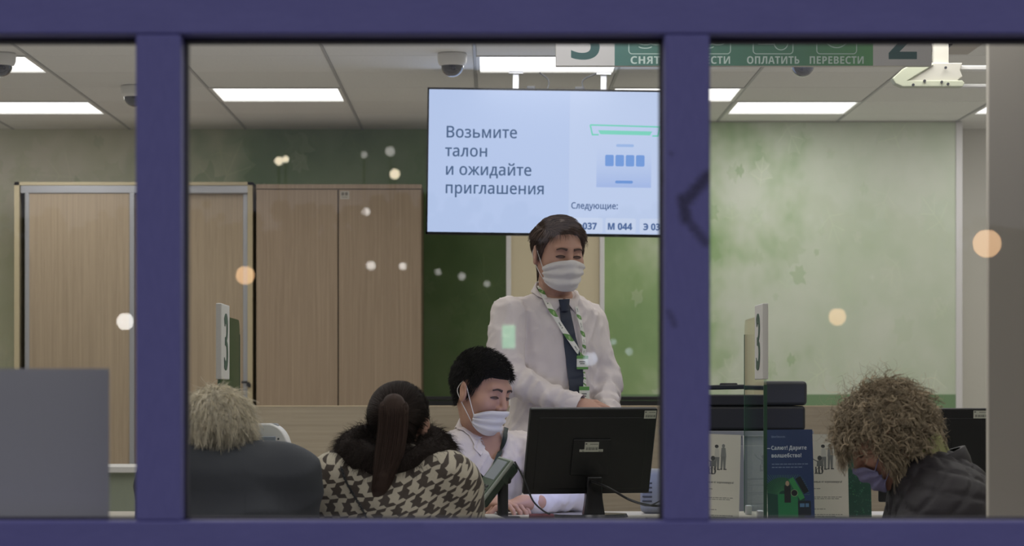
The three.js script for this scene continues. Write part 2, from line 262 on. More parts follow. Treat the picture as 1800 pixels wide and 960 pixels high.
// hanging sign over the counters
{
  const D = 8.7, s = D / F, xa = wx(977, D), xb = wx(1638, D), yb = wy(116, D), yt = wy(12, D), w = xb - xa, h = yt - yb;
  const t = thing('hanging_sign', 'hanging green counter sign with white tiles 3 and 2 and icon captions', 'sign', [(xa + xb) / 2, yb, -D]);
  const tex = canvasTex(1983, 312, (g) => {
    g.scale(3, 3); const g0 = g.createLinearGradient(103, 0, 558, 0); g0.addColorStop(0, 'rgb(72,118,112)'); g0.addColorStop(0.7, 'rgb(84,134,108)'); g0.addColorStop(1, 'rgb(98,160,104)');
    g.fillStyle = g0; g.fillRect(103, 0, 455, 104); g.fillStyle = 'rgb(206,205,206)'; g.fillRect(0, 0, 103, 104); g.fillRect(558, 0, 103, 104);
    g.fillStyle = 'rgb(52,92,92)'; g.textAlign = 'center'; g.font = 'bold 104px sans-serif'; g.fillText('3', 52, 92); g.fillText('2', 610, 92);
    g.font = 'bold 18.5px sans-serif'; g.fillStyle = 'rgba(208,224,220,0.92)'; g.strokeStyle = 'rgba(190,212,206,0.9)'; g.lineWidth = 1.8; g.lineJoin = 'round';
    [['СНЯТЬ', 163, 66], ['ВНЕСТИ', 272, 72], ['ОПЛАТИТЬ', 382, 94], ['ПЕРЕВЕСТИ', 494, 98]].forEach(([word, x, ww], i) => {
      g.save(); g.translate(x, 101); g.scale(ww / g.measureText(word).width, 1); g.fillText(word, 0, 0); g.restore();
      g.beginPath(); g.roundRect(x - 35, 20, 70, 63, 6); g.stroke();
      if (i < 2) for (const [cx, top] of [[x - 6, 36], [x + 13, 30]]) for (let k = 0; k < 6; k++) { g.beginPath(); g.ellipse(cx, top + 6 * k + 4, 11, 3, 0, 0, Math.PI * (k ? 1 : 2)); g.stroke(); }
      if (i === 2) { g.strokeRect(x - 26, 34, 46, 32); g.beginPath(); g.moveTo(x - 26, 44); g.lineTo(x + 20, 44); g.stroke(); g.beginPath(); g.arc(x + 14, 64, 12, 0, 7); g.fillStyle = 'rgb(84,134,108)'; g.fill(); g.stroke(); g.fillStyle = 'rgba(208,224,220,0.92)'; g.save(); g.font = 'bold 15px sans-serif'; g.fillText('₽', x + 14, 69.5); g.restore(); }
      if (i === 3) { g.beginPath(); g.arc(x, 50, 22, 0.25, 2.6); g.stroke(); g.beginPath(); g.arc(x, 50, 22, 3.4, 5.8); g.stroke(); g.beginPath(); g.moveTo(x - 26, 57); g.lineTo(x - 19, 61); g.lineTo(x - 16, 53); g.moveTo(x + 26, 43); g.lineTo(x + 20, 39); g.lineTo(x + 16, 46); g.stroke(); }
    });
  });
  mesh('panel', rbox(w, h, 0.03, 0.002, 0, h / 2, -0.016), M.offwhite, t);
  mesh('print', new THREE.PlaneGeometry(w - 0.002, h - 0.002).translate(0, h / 2, 0.0), mat(new THREE.Color(1, 1, 1), 0.5, { map: tex }), t);
  for (const x of [-w * 0.42, w * 0.42]) mesh('rod', cyl(0.004, 0.004, HC - yt, x, h + (HC - yt) / 2, -0.016, 10), M.alu, t);
}
// white ceiling mount at the right
{
  const D = 9.6, t = thing('ceiling_bracket', 'white ceiling mounting bracket with screws beside the number 2 tile', 'bracket', at(1640, 118, D)), s = D / F;
  const q = (px, py, dz = 0) => V((px - 1640) * s, (118 - py) * s, dz);
  const plate = (pts, th, z) => new THREE.ExtrudeGeometry(new THREE.Shape(pts.map(([a, b]) => new THREE.Vector2((a - 1640) * s, (118 - b) * s))), { depth: th, bevelEnabled: true, bevelSize: 0.003, bevelThickness: 0.003, bevelSegments: 2, steps: 1 }).translate(0, 0, z);
  mesh('arm', plate([[1612, 112], [1690, 112], [1686, 124], [1690, 134], [1676, 145], [1600, 146], [1588, 147], [1602, 138]], 0.03, -0.03), M.offwhite, t);
  mesh('tray', plate([[1570, 139], [1588, 122], [1606, 115], [1638, 115], [1610, 131], [1592, 143], [1690, 143.5], [1693, 147], [1690, 151.5], [1586, 151.5], [1574, 146]], 0.05, -0.04), mat(hex(196, 200, 176), 0.5), t);
  mesh('crossbar', rbox(0.4, 0.016, 0.03, 0.004, (1690 - 1640) * s + 0.15, (118 - 117) * s, -0.045), M.white, t);
  mesh('crossbar', rbox(0.4, 0.012, 0.03, 0.004, (1690 - 1640) * s + 0.17, (118 - 147) * s, -0.075), M.white, t);
  for (const [a, b] of [[1604, 150], [1624, 143], [1654, 145], [1665, 148.5], [1661, 120]]) mesh('screw', new THREE.CylinderGeometry(0.0045, 0.0045, 0.008, 10).rotateX(Math.PI / 2).translate((a - 1640) * s, (118 - b) * s, 0.016), M.darkGrey, t);
  mesh('stem', [box(0.05, HC - wy(112, D) + 0.004, 0.03, 0.03, (HC - wy(112, D)) / 2 + (118 - 112) * s, -0.03)], M.offwhite, t);
  const v = thing('ceiling_vent', 'grey ceiling housing with a dark slot above the white bracket', 'vent', [wx(1668, 10.9), HC - 0.002, -10.95]);
  mesh('housing', rbox(0.19, 0.03, 0.5, 0.006, 0.03, -0.013, 0), mat(hex(176, 168, 158), 0.6), v);
  mesh('slot', rbox(0.05, 0.012, 0.22, 0.003, -0.02, -0.028, 0), M.black, v);
}
// ------------------------------------------------------------------ wardrobes at the back
{
  const D = 14.2, s = D / F, xa = wx(25, D), xb = wx(444, D), yt = wy(320, D);
  const t = thing('sliding_wardrobe', 'wide cream-framed wardrobe with two wood-grain sliding doors in aluminium profiles', 'wardrobe', [(xa + xb) / 2, 0, -D]);
  const w = xb - xa, l = -w / 2;
  mesh('carcass', [slab(l, l + 0.025, 0, yt, -0.45, 0), slab(-l - 0.025, -l, 0, yt, -0.45, 0), slab(l, -l, yt - 0.016, yt, -0.45, 0), slab(l, -l, 0.02, yt, -0.45, -0.43)], M.edge, t);
  mesh('track', slab(l + 0.03, -l - 0.012, yt - 0.055, yt - 0.017, -0.06, -0.004, 0.003), M.alu, t).userData.label = 'aluminium top track';
  const door = (a, b, z) => {
    const x = (p) => (p - 25) * s + l, d = mesh('door', slab(x(a), x(b), 0.03, yt - 0.056, z - 0.016, z), M.wood, t);
    for (const e of [[a - 3, a + 5], [b - 4, b + 5]]) mesh('profile', slab(x(e[0]), x(e[1]), 0.03, yt - 0.054, z - 0.022, z + 0.008, 0.004), M.alu, d).userData.label = 'aluminium edge profile';
  };
  door(46, 231, -0.012); door(228, 430, -0.044);
  const lk = mesh('lock', [rbox(0.03, 0.012, 0.02, 0.003, 0, 0, 0), cyl(0.008, 0.008, 0.02, 0.018, -0.01, 0.004, 12), rbox(0.014, 0.02, 0.014, 0.003, 0.024, -0.016, 0)], M.darkGrey, t); lk.position.set((430 - 25) * s + l, wy(672, D), 0.004);
}
{
  const D = 14.15, s = D / F, xa = wx(450, D), xb = wx(741, D), yt = wy(324, D), w = xb - xa;
  const t = thing('hinged_cabinet', 'tall wood-grain cabinet with two hinged doors beside the dark green wall', 'cabinet', [(xa + xb) / 2, 0, -D]);
  mesh('carcass', [slab(-w / 2, w / 2, 0, yt - 0.025, -0.45, -0.022), slab(-w / 2, w / 2, yt - 0.022, yt, -0.45, 0)], M.wood2, t);
  const xm_ = wx(594.5, D) - (xa + xb) / 2;
  for (const [a, b] of [[-w / 2 + 0.002, xm_ - 0.003], [xm_ + 0.003, w / 2 - 0.002]]) mesh('door', slab(a, b, 0.06, yt - 0.026, -0.02, 0, 0.002), M.wood2, t);
  mesh('hinge_gap', slab(xm_ - 0.003, xm_ + 0.003, 0.06, yt - 0.026, -0.022, -0.016), M.black, t);
  const tex = canvasTex(64, 64, (g) => { g.fillStyle = 'rgb(190,184,172)'; g.fillRect(0, 0, 64, 64); g.fillStyle = 'rgb(120,114,104)'; g.fillRect(8, 10, 20, 26); g.fillRect(34, 10, 20, 26); g.fillRect(8, 46, 46, 5); });
  mesh('tag', new THREE.BoxGeometry(0.045, 0.04, 0.002).translate(wx(606, D) - (xa + xb) / 2, wy(343, D), 0.001), mat(new THREE.Color(1, 1, 1), 0.7, { map: tex }), t).userData.label = 'small grey printed sticker';
}
// ------------------------------------------------------------------ screens and counters behind the clerks
{
  const D = 11, xa = wx(436, D), xb = wx(1560, D), yt = wy(713, D);
  const t = thing('low_partition', 'low wood-grain partition screen running behind the clerks', 'partition', [(xa + xb) / 2, 0, -D]);
  mesh('panel', slab(-(xb - xa) / 2, (xb - xa) / 2, 0, yt - 0.004, -0.02, 0), M.woodH, t);
  mesh('top_edge', slab(-(xb - xa) / 2, (xb - xa) / 2, yt - 0.004, yt, -0.021, 0.001), mat(hex(206, 190, 160), 0.6), t);
  const c = thing('back_counter', 'white-topped back counter with grey-green front left of the clerks', 'counter', [wx(300, 10.8), 0, -10.8]);
  mesh('worktop', slab(-1.2, 0.84, 0.85, 0.874, -0.19, 0.2, 0.004), M.white, c); mesh('front', slab(-1.18, 0.82, 0, 0.85, -0.17, 0.17), M.greenGrey, c);
  for (const [a, b, z, label] of [[744, 812, 13.3, 'black low cabinet end left of the seated clerk'], [1090, 1262, 13.3, 'black low cabinet end right of the standing clerk']]) {
    const x = wx(a, z), X = wx(b, z), y = wy(697, z), u = thing('low_cabinet', label, 'cabinet', [(x + X) / 2, 0, -z]);
    mesh('body', slab(x - (x + X) / 2, X - (x + X) / 2, 0, y - 0.02, -0.3, -0.005), M.black, u); mesh('top', slab(x - (x + X) / 2 - 0.004, X - (x + X) / 2 + 0.004, y - 0.018, y, -0.31, 0, 0.004), M.black, u);
  }
}
// service desk with the customers' side towards the window
const DESK = 0.772;
{
  const t = thing('service_desk', 'long pale service desk between customers and clerks', 'desk', [0.1, 0, -8.63]);
  mesh('worktop', slab(-2.2, 2.2, DESK - 0.028, DESK, -0.42, 0.33, 0.004), mat(hex(196, 190, 178), 0.5), t);
  mesh('front_panel', slab(-2.18, 2.18, 0.1, DESK - 0.03, 0.2, 0.22), M.greenGrey, t);
  for (const x of [-2.15, -0.9, 0.7, 2.15]) mesh('leg', slab(x - 0.02, x + 0.02, 0, DESK - 0.03, -0.3, 0.19), M.offwhite, t);
}
const font = await new FontLoader().loadAsync('fonts/droid/droid_sans_bold.typeface.json');
const sheetGlass = new THREE.MeshPhysicalMaterial({ color: new THREE.Color().setRGB(0.84, 0.93, 0.87), roughness: 0.02, transmission: 1, thickness: 0, ior: 1.5 });
const sheetGreen = new THREE.MeshPhysicalMaterial({ color: hex(74, 112, 80), roughness: 0.1, transmission: 0.35, thickness: 0, ior: 1.5 });
for (const side of [-1, 1]) {
  const x = side * 0.797, t = thing('desk_divider', side < 0 ? 'green glass desk divider with number 3 plate, left of the hinged cabinet' : 'clear glass desk divider with number 3 plate beside the blue brochure', 'divider', [x, DESK, -8.3], 0, 'numbered desk dividers');
  const h = 0.605, d = 0.64, sh = new THREE.Shape(); sh.moveTo(0, 0); sh.lineTo(d, 0); sh.lineTo(d, h - 0.05); sh.quadraticCurveTo(d, h, d - 0.05, h); sh.lineTo(0, h); sh.lineTo(0, 0);
  const g = new THREE.ExtrudeGeometry(sh, { depth: 0.008, bevelEnabled: false, curveSegments: 8 }).translate(0, 0, -0.004).rotateY(Math.PI / 2);
  mesh('sheet', g, side < 0 ? sheetGreen : sheetGlass, t);
  for (const e of [slab(-0.005, 0.005, 0, 0.4, -0.002, 0.006), slab(-0.005, 0.005, 0, h - 0.045, -d - 0.003, -d + 0.002)]) mesh('edge', e, M.darkGreen, t).userData.label = 'dark green polished glass edge';
  const pl = mesh('number_plate', rbox(0.017, 0.222, 0.25, 0.003, 0, wy(600, 8.3) - DESK, -0.118), M.white, t); pl.userData.label = 'white plate with dark green numeral 3';
  for (const f of [-1, 1]) {
    const n = new TextGeometry('3', { font, size: 0.165, depth: 0.002, curveSegments: 6 }); n.computeBoundingBox(); const b = n.boundingBox; n.translate(-(b.min.x + b.max.x) / 2, -(b.min.y + b.max.y) / 2, 0);
    n.rotateY(f * Math.PI / 2).translate(f * 0.0083, wy(600, 8.3) - DESK, -0.125); mesh('numeral', n, M.darkGreen, pl);
  }
  mesh('clamp', rbox(0.026, 0.03, 0.04, 0.004, 0, 0.014, -0.12), M.alu, t); mesh('clamp', rbox(0.026, 0.03, 0.04, 0.004, 0, 0.014, -0.5), M.alu, t);
}
// computer monitors, backs to the window
function monitor(x, z, yaw, tilt, cy, w, h, label, sticker, group) {
  const t = thing('computer_monitor', label, 'monitor', [x, DESK, z], yaw, group);
  const p = new THREE.Group(), hy = cy - DESK; 
  const put = (g) => g.rotateX(tilt).translate(0, hy, 0.02);
  mesh('housing', put(merge([rbox(w, h, 0.02, 0.005), rbox(w * 0.86, h * 0.84, 0.006, 0.003, 0, -h * 0.02, 0.0085), rbox(w * 0.3, h * 0.42, 0.008, 0.003, 0, -h * 0.06, 0.0135)])), M.black, t);
  mesh('screen', put(new THREE.PlaneGeometry(w - 0.024, h - 0.03).rotateY(Math.PI).translate(0, 0.003, -0.0106)), new THREE.MeshStandardMaterial({ color: 0x101216, emissive: new THREE.Color(0.42, 0.5, 0.95), emissiveIntensity: 1.2, roughness: 0.4 }), t);
  const l = new THREE.RectAreaLight(new THREE.Color(0.42, 0.5, 0.95), 3.2, w - 0.04, h - 0.05); l.name = 'screen_light'; l.position.set(0, hy, 0.005); l.rotation.set(tilt, 0, 0); t.add(l);
  mesh('neck', [new THREE.ExtrudeGeometry(new THREE.Shape([[-0.03, 0], [0.03, 0], [0.022, 0.05], [0.02, hy - 0.09], [-0.02, hy - 0.09], [-0.022, 0.05]].map((q) => new THREE.Vector2(...q))), { depth: 0.018, bevelEnabled: true, bevelSize: 0.004, bevelThickness: 0.004, bevelSegments: 2 }).translate(0, 0.008, 0.045)], M.blackGloss, t);
  mesh('foot', new THREE.CylinderGeometry(0.115, 0.12, 0.01, 40).scale(1, 1, 0.75).translate(0, 0.005, 0.02), M.blackGloss, t);
  if (sticker) for (const [sx, sy, sw, shh, z0] of sticker) mesh('sticker', put(new THREE.BoxGeometry(sw, shh, 0.0008).translate(sx, sy, z0)), stickerMat, t).userData.label = 'white barcode sticker';
  return t;
}
const stickerMat = mat(new THREE.Color(1, 1, 1), 0.6, { map: canvasTex(128, 80, (g) => { g.fillStyle = 'rgb(196,198,186)'; g.fillRect(0, 0, 128, 80); g.fillStyle = 'rgb(70,72,70)'; const R = rng(4); g.fillRect(6, 10, 16, 10); for (let x = 16; x < 118;) { const w = 1 + R() * 4; g.fillRect(x, 44, w, 24); x += w + 1 + R() * 4; } for (let x = 50; x < 118; x += 9) g.fillRect(x, 14, 6, 7); }) });
{
  const D = 8.65, c = at(1033, 792, D);
  monitor(c.x, -D, rad(17), rad(17), c.y, 0.405, 0.272, 'black computer monitor seen from behind, in the middle in front of the clerks', [[0.178, 0.118, 0.038, 0.025, 0.0124], [-0.002, 0.018, 0.045, 0.03, 0.0185], [-0.002, 0.006, 0.075, 0.008, 0.018]], 'monitors on the service desk');
  const d = at(1640, 800, 8.75);
  monitor(d.x, -8.75, rad(-4), rad(6), d.y, 0.335, 0.29, 'black computer monitor half hidden behind the curly-haired woman', [[0.142, 0.127, 0.046, 0.024, 0.0105]], 'monitors on the service desk');
  tag(mesh('monitor_cable', tube([at(1040, 846, 8.58), at(1070, 858, 8.5), at(1110, 880, 8.5), at(1150, 889, 8.55), at(1190, 886, 8.6)].map((v) => v), 0.004, 40, 8), M.black), 'thin black cable hanging from the middle monitor', 'cable');
  tag(mesh('desk_cable', tube([at(1094, 873, 8.5), at(1120, 884, 8.48), at(1140, 889, 8.46), at(1165, 878, 8.44), at(1180, 870, 8.43)], 0.0022, 40, 6), M.darkGrey), 'thin dark cord lying on the desk right of the monitor', 'cable');
  const pen = thing('pen', 'white pen lying on the desk right of the monitor', 'pen', [wx(1117, 8.5), DESK + 0.004, -8.44], rad(4));
  mesh('barrel', new THREE.CylinderGeometry(0.0042, 0.0042, 0.055, 12).rotateZ(Math.PI / 2), M.white, pen); mesh('tip', new THREE.ConeGeometry(0.0042, 0.01, 12).rotateZ(-Math.PI / 2).translate(0.0325, 0, 0), M.darkGrey, pen);
  const dv = thing('cash_device', 'grey desktop device standing behind the right edge of the middle monitor', 'device', [wx(1160, 8.88), DESK, -8.88], rad(-12));
  mesh('body', rbox(0.12, 0.14, 0.07, 0.02, 0, 0.07, 0), M.grey, dv); mesh('grille', Array.from({ length: 5 }, (_, i) => rbox(0.03, 0.005, 0.004, 0.001, -0.035, 0.04 + i * 0.014, 0.036)), M.darkGrey, dv);
}
// card terminal on its pole
{
  const D = 8.5, t = thing('card_terminal', 'dark green card payment terminal tilted on a black pole stand', 'card terminal', [wx(884, D), DESK, -D]);
  const a = V(0.56, 0.72, -0.22).normalize(), n = V(-0.72, 0.42, 0.5); n.addScaledVector(a, -n.dot(a)).normalize(); const b = V(0, 0, 0).crossVectors(a, n);   // a long, n face, b across
  const m4 = new THREE.Matrix4().makeBasis(b, a, n).setPosition(at(864, 847, D).sub(t.position)), put = (g) => g.applyMatrix4(m4);
  mesh('body', put(merge([rbox(0.078, 0.165, 0.034, 0.014, 0, 0, -0.008, 3), rbox(0.084, 0.07, 0.04, 0.014, 0, 0.045, -0.012, 3)])), mat(hex(42, 58, 48), 0.35), t);
  mesh('rim', put(rbox(0.082, 0.168, 0.012, 0.006, 0, 0, 0.006)), mat(hex(150, 158, 150), 0.35), t).userData.label = 'silver-grey rim';
  mesh('face', put(rbox(0.07, 0.156, 0.006, 0.003, 0, 0, 0.011)), mat(hex(64, 84, 66), 0.4), t);
  mesh('display', put(rbox(0.056, 0.07, 0.004, 0.002, 0, 0.036, 0.0135)), mat(hex(150, 158, 166), 0.15), t).userData.label = 'grey display';
  const keyG = rbox(0.013, 0.009, 0.005, 0.002);
  for (let r = 0; r < 4; r++) for (let c = 0; c < 3; c++) mesh('key', put(keyG.clone().translate((c - 1) * 0.018, -0.024 - r * 0.0135, 0.014)), r === 3 ? [mat(hex(170, 44, 40), 0.5), mat(hex(196, 168, 60), 0.5), mat(hex(70, 140, 70), 0.5)][c] : M.darkGrey, t);
  mesh('pin_shield', put(rbox(0.012, 0.075, 0.06, 0.005, -0.05, -0.03, 0.0, 3)), mat(hex(26, 29, 28), 0.4), t);
  mesh('pole', [cyl(0.016, 0.016, 0.13, 0, 0.065, 0.0, 20), rbox(0.05, 0.03, 0.05, 0.008, 0, 0.12, -0.005)], M.black, t); mesh('foot', cyl(0.05, 0.055, 0.008, 0, 0.004, 0, 28), M.black, t);
  mesh('cord', tube([at(905, 812, D), at(920, 840, D - 0.03), at(938, 882, D - 0.06), at(955, 898, D - 0.08), at(966, 904, D - 0.1)].map((v) => v.sub(t.position)), 0.0028, 36, 6), M.black, t);
  tag(mesh('stamp_pad', rbox(0.075, 0.016, 0.05, 0.005).translate(wx(952, 8.45), DESK + 0.009, -8.45), mat(hex(110, 30, 48), 0.5)), 'small dark red pad on the desk under the clerk\'s sleeve', 'pad');
  tag(mesh('paper_slip', new THREE.BoxGeometry(0.05, 0.002, 0.09).rotateX(rad(8)).rotateY(0.5).translate(wx(868, 8.4), DESK + 0.01, -8.4), M.white), 'white paper slip in front of the card terminal', 'paper');
}
// white counting machine at left
{
  const D = 8.9, t = thing('counting_machine', 'white desktop banknote machine with grey display beside the blond woman', 'machine', [wx(456, D), DESK + 0.006, -D]);
  const h = wy(748, D) - DESK - 0.006, s = D / F, sh = new THREE.Shape(); sh.moveTo(-0.055, 0); sh.lineTo(0.105, 0); sh.lineTo(0.088, h * 0.72); sh.quadraticCurveTo(0.078, h * 0.97, 0.03, h); sh.lineTo(-0.03, h); sh.quadraticCurveTo(-0.055, h, -0.055, h * 0.8); sh.lineTo(-0.055, 0);
  mesh('body', new THREE.ExtrudeGeometry(sh, { depth: 0.12, bevelEnabled: true, bevelSize: 0.006, bevelThickness: 0.01, bevelSegments: 3, curveSegments: 10 }).translate(0, 0, -0.13), M.white, t);
  mesh('hood', rbox(0.1, 0.02, 0.09, 0.01, 0.005, h - 0.004, -0.07), M.grey, t).userData.label = 'grey top hood';
  mesh('display', rbox(0.064, 0.056, 0.006, 0.003, 0.02, h - 0.062, 0.009), mat(hex(140, 148, 158), 0.25), t).userData.label = 'grey display';
  for (let i = 0; i < 4; i++) { mesh('button', rbox(0.006, 0.006, 0.005, 0.002, -0.021 - i * 0.0005, h - 0.042 - i * 0.013, 0.0105), M.darkGrey, t); mesh('button', rbox(0.006, 0.006, 0.005, 0.002, 0.06 + i * 0.001, h - 0.042 - i * 0.013, 0.0105), M.darkGrey, t); }
  mesh('button', rbox(0.014, 0.014, 0.005, 0.003, 0.077, h - 0.062, 0.0105), M.darkGreen, t);
}
// printer on a pedestal
{
  const D = 9.6, yb = wy(757, D), t = thing('printer', 'black office printer with a raised right block, behind the glass divider', 'printer', [wx(1330, D), yb, -D]), q = (px) => (px - 1330) * D / F, yy = (py) => wy(py, D) - yb;
  mesh('base', rbox(q(1416) - q(1180), yy(713.6), 0.36, 0.012, (q(1416) + q(1180)) / 2, yy(713.6) / 2, -0.18), M.black, t);
  mesh('scanner', rbox(q(1419) - q(1341), yy(670) - yy(713), 0.34, 0.014, (q(1419) + q(1341)) / 2, (yy(670) + yy(713)) / 2, -0.17), mat(hex(38, 40, 44), 0.45), t);
  mesh('lid', rbox(q(1342) - q(1180), yy(694) - yy(713), 0.34, 0.006, (q(1342) + q(1180)) / 2, (yy(694) + yy(713)) / 2, -0.17), M.black, t);
  mesh('hinge_arm', rbox(q(1345) - q(1180), 0.016, 0.02, 0.005).rotateZ(0.02).translate((q(1345) + q(1180)) / 2, yy(681), -0.06), mat(hex(24, 30, 36), 0.4), t);
  mesh('hinge_arm', rbox(0.06, 0.022, 0.03, 0.005).translate(q(1285), yy(679), -0.1), M.black, t);
  const p = thing('pedestal', 'grey pedestal under the printer', 'pedestal', [wx(1300, D), 0, -D - 0.18]); mesh('body', slab(-0.24, 0.24, 0, yb - 0.022, -0.19, 0.17), M.grey, p); mesh('top', slab(-0.25, 0.25, yb - 0.021, yb - 0.001, -0.2, 0.185, 0.003), M.grey, p); mesh('drawer_front', rbox(0.44, 0.3, 0.016, 0.003, 0, yb - 0.2, 0.178), M.grey, p);
}
// leaflets and brochures standing on the desk
const leafletTex = canvasTex(512, 912, (g) => {
  g.fillStyle = 'rgb(216,212,202)'; g.fillRect(0, 0, 512, 912); const ink = 'rgb(92,94,96)';
  const man = (x, y, s, c, masked) => { g.save(); g.translate(x, y); g.scale(s, s); g.fillStyle = c; g.beginPath(); g.ellipse(0, -92, 13, 16, 0, 0, 7); g.fill(); g.beginPath(); g.moveTo(-16, -74); g.quadraticCurveTo(0, -82, 18, -74); g.lineTo(26, 0); g.lineTo(-22, 0); g.fill(); g.fillStyle = 'rgb(122,124,124)'; g.beginPath(); g.moveTo(-20, -2); g.lineTo(24, -2); g.lineTo(20, 110); g.lineTo(4, 110); g.lineTo(0, 20); g.lineTo(-6, 110); g.lineTo(-20, 110); g.fill(); g.fillStyle = 'rgb(60,62,64)'; g.fillRect(-24, 106, 18, 9); g.fillRect(4, 106, 26, 9); g.restore(); };
  man(330, 240, 1.25, 'rgb(130,132,132)'); man(262, 250, 1.2, 'rgb(196,194,188)');
  g.fillStyle = 'rgb(66,68,70)'; g.beginPath(); g.ellipse(258, 132, 20, 18, 0, 0, 7); g.fill();
  g.fillStyle = 'rgb(70,72,74)'; g.beginPath(); g.ellipse(222, 262, 22, 26, 0, 0, 7); g.fill(); g.fillStyle = 'rgb(112,114,114)'; g.beginPath(); g.moveTo(196, 290); g.lineTo(250, 285); g.lineTo(262, 350); g.lineTo(190, 352); g.fill(); g.strokeStyle = ink; g.lineWidth = 9; g.beginPath(); g.moveTo(200, 300); g.lineTo(150, 270); g.lineTo(122, 226); g.stroke();
  g.fillStyle = 'rgb(66,68,70)'; for (const [x, y, w, h] of [[176, 356, 12, 74], [206, 350, 16, 80], [240, 350, 14, 76], [168, 424, 34, 9], [214, 424, 34, 9]]) g.fillRect(x, y, w, h); g.strokeStyle = 'rgb(66,68,70)'; g.lineWidth = 5; g.beginPath(); g.arc(222, 400, 34, 0, 7); g.stroke();
  g.fillStyle = 'rgb(52,54,56)'; g.font = 'bold 31px sans-serif'; g.textAlign = 'right'; g.save(); g.translate(448, 530); g.scale(0.92, 1); g.fillText('Защитим семью от коронавируса!', 0, 0, 460); g.restore();
  g.fillStyle = 'rgb(126,126,122)'; for (const [y, w] of [[590, 180], [682, 380], [700, 330], [812, 220], [872, 400], [890, 300]]) for (let x = 50; x < 50 + w;) { const k = 14 + ((x * 7 + y) % 30); g.fillRect(x, y, k, 8); x += k + 7; }
});
const leafletMat = mat(new THREE.Color(1, 1, 1), 0.6, { map: leafletTex });
function leaflet(name, label, cx, topPy, w, D, material, roll, group, yaw = 0) {
  const h = wy(topPy, D) - DESK + 0.004, t = thing(name, label, 'leaflet', [wx(cx, D), DESK, -D], yaw, group), lean = rad(-9);
  const b = new THREE.BoxGeometry(w, h, 0.003); mesh('sheet', b.rotateZ(roll).rotateX(lean).translate(0, h / 2, 0), material, t);
  mesh('stand', [slab(-w * 0.45, w * 0.45, 0, 0.005, -0.05, 0.03), new THREE.BoxGeometry(w * 0.6, h * 0.7, 0.002).rotateX(rad(14)).translate(0, h * 0.34, -0.03)], sheetGlass, t); return t;
}
leaflet('leaflet', 'white notice leaflet with a family drawing, leftmost one beside the right mullion', 1258, 765, 0.145, 8.5, leafletMat, rad(-2.2), 'virus notice leaflets');
leaflet('leaflet', 'white notice leaflet seen through the glass divider', 1349, 766, 0.145, 9.0, leafletMat, rad(1.8), 'virus notice leaflets');
leaflet('leaflet', 'white notice leaflet with a family drawing, right of the blue brochure', 1447, 765, 0.15, 8.55, leafletMat, 0, 'virus notice leaflets');
const blueTex = canvasTex(540, 1040, (g) => {
  g.fillStyle = 'rgb(44,66,112)'; g.fillRect(0, 0, 540, 1040); g.fillStyle = 'rgb(150,166,196)'; g.font = '30px sans-serif'; g.fillText('\u25d4 SberDevices', 40, 92);
  g.fillStyle = 'rgb(214,222,234)'; g.font = 'bold 64px sans-serif'; const p = (s, x, y, w) => { g.save(); g.translate(x, y); g.scale(w / g.measureText(s).width, 1); g.fillText(s, 0, 0); g.restore(); };
  g.fillRect(8, 212, 40, 7); p('Салют! Дарите', 56, 232, 414); p('волшебство!', 56, 320, 352);
  g.fillStyle = 'rgb(120,138,172)'; for (const y of [392, 428]) for (let x = 60; x < (y < 400 ? 450 : 380);) { const k = 18 + ((x * 5 + y) % 34); g.fillRect(x, y, k, 11); x += k + 8; }
  g.save(); g.beginPath(); g.rect(0, 520, 540, 520); g.clip(); g.fillStyle = 'rgb(30,76,66)'; g.beginPath(); g.ellipse(170, 880, 270, 330, 0, 0, 7); g.fill(); g.strokeStyle = 'rgba(96,170,110,0.65)'; g.lineWidth = 4; for (let i = 0; i < 34; i++) { const a = -2.9 + i * 0.085; g.beginPath(); g.moveTo(190 + Math.cos(a) * 60, 760 + Math.sin(a) * 60); g.lineTo(190 + Math.cos(a) * 300, 780 + Math.sin(a) * 330); g.stroke(); }
  g.fillStyle = 'rgb(42,132,84)'; g.fillRect(120, 740, 230, 320); g.fillStyle = 'rgb(28,40,52)'; g.beginPath(); g.roundRect(350, 820, 150, 170, 14); g.fill(); g.fillStyle = 'rgb(90,130,170)'; g.fillRect(372, 850, 54, 42); g.fillRect(436, 850, 40, 42);
  g.save(); g.translate(320, 640); g.rotate(-0.5); g.fillStyle = 'rgb(60,150,90)'; g.fillRect(-34, -90, 62, 270); g.fillStyle = 'rgb(28,36,42)'; g.fillRect(40, -60, 66, 200); g.restore();
  g.fillStyle = 'rgb(40,44,50)'; g.fillRect(196, 640, 74, 200); g.fillStyle = 'rgb(186,160,136)'; g.beginPath(); g.ellipse(234, 620, 22, 30, 0, 0, 7); g.fill(); g.strokeStyle = 'rgb(170,190,150)'; g.lineWidth = 9; g.beginPath(); g.arc(312, 730, 36, 0, 7); g.stroke(); g.fillStyle = 'rgb(30,34,40)'; g.fill();
  g.restore();
});
leaflet('brochure', 'blue brochure with white heading and a green gadget picture', 1389, 757, 0.138, 8.4, mat(new THREE.Color(1, 1, 1), 0.4, { map: blueTex }), rad(0.6));
leaflet('brochure', 'dark green brochure between white leaflet and curly-haired woman', 1502, 800, 0.1, 8.62, mat(new THREE.Color(1, 1, 1), 0.4, { map: canvasTex(128, 256, (g) => { g.fillStyle = 'rgb(26,74,62)'; g.fillRect(0, 0, 128, 256); const R = rng(9); for (let i = 0; i < 160; i++) { g.fillStyle = `rgba(${60 + R() * 70 | 0},${120 + R() * 70 | 0},${90 + R() * 50 | 0},0.5)`; g.fillRect(R() * 128, R() * 256, 2 + R() * 3, 2 + R() * 3); } }) }), 0);
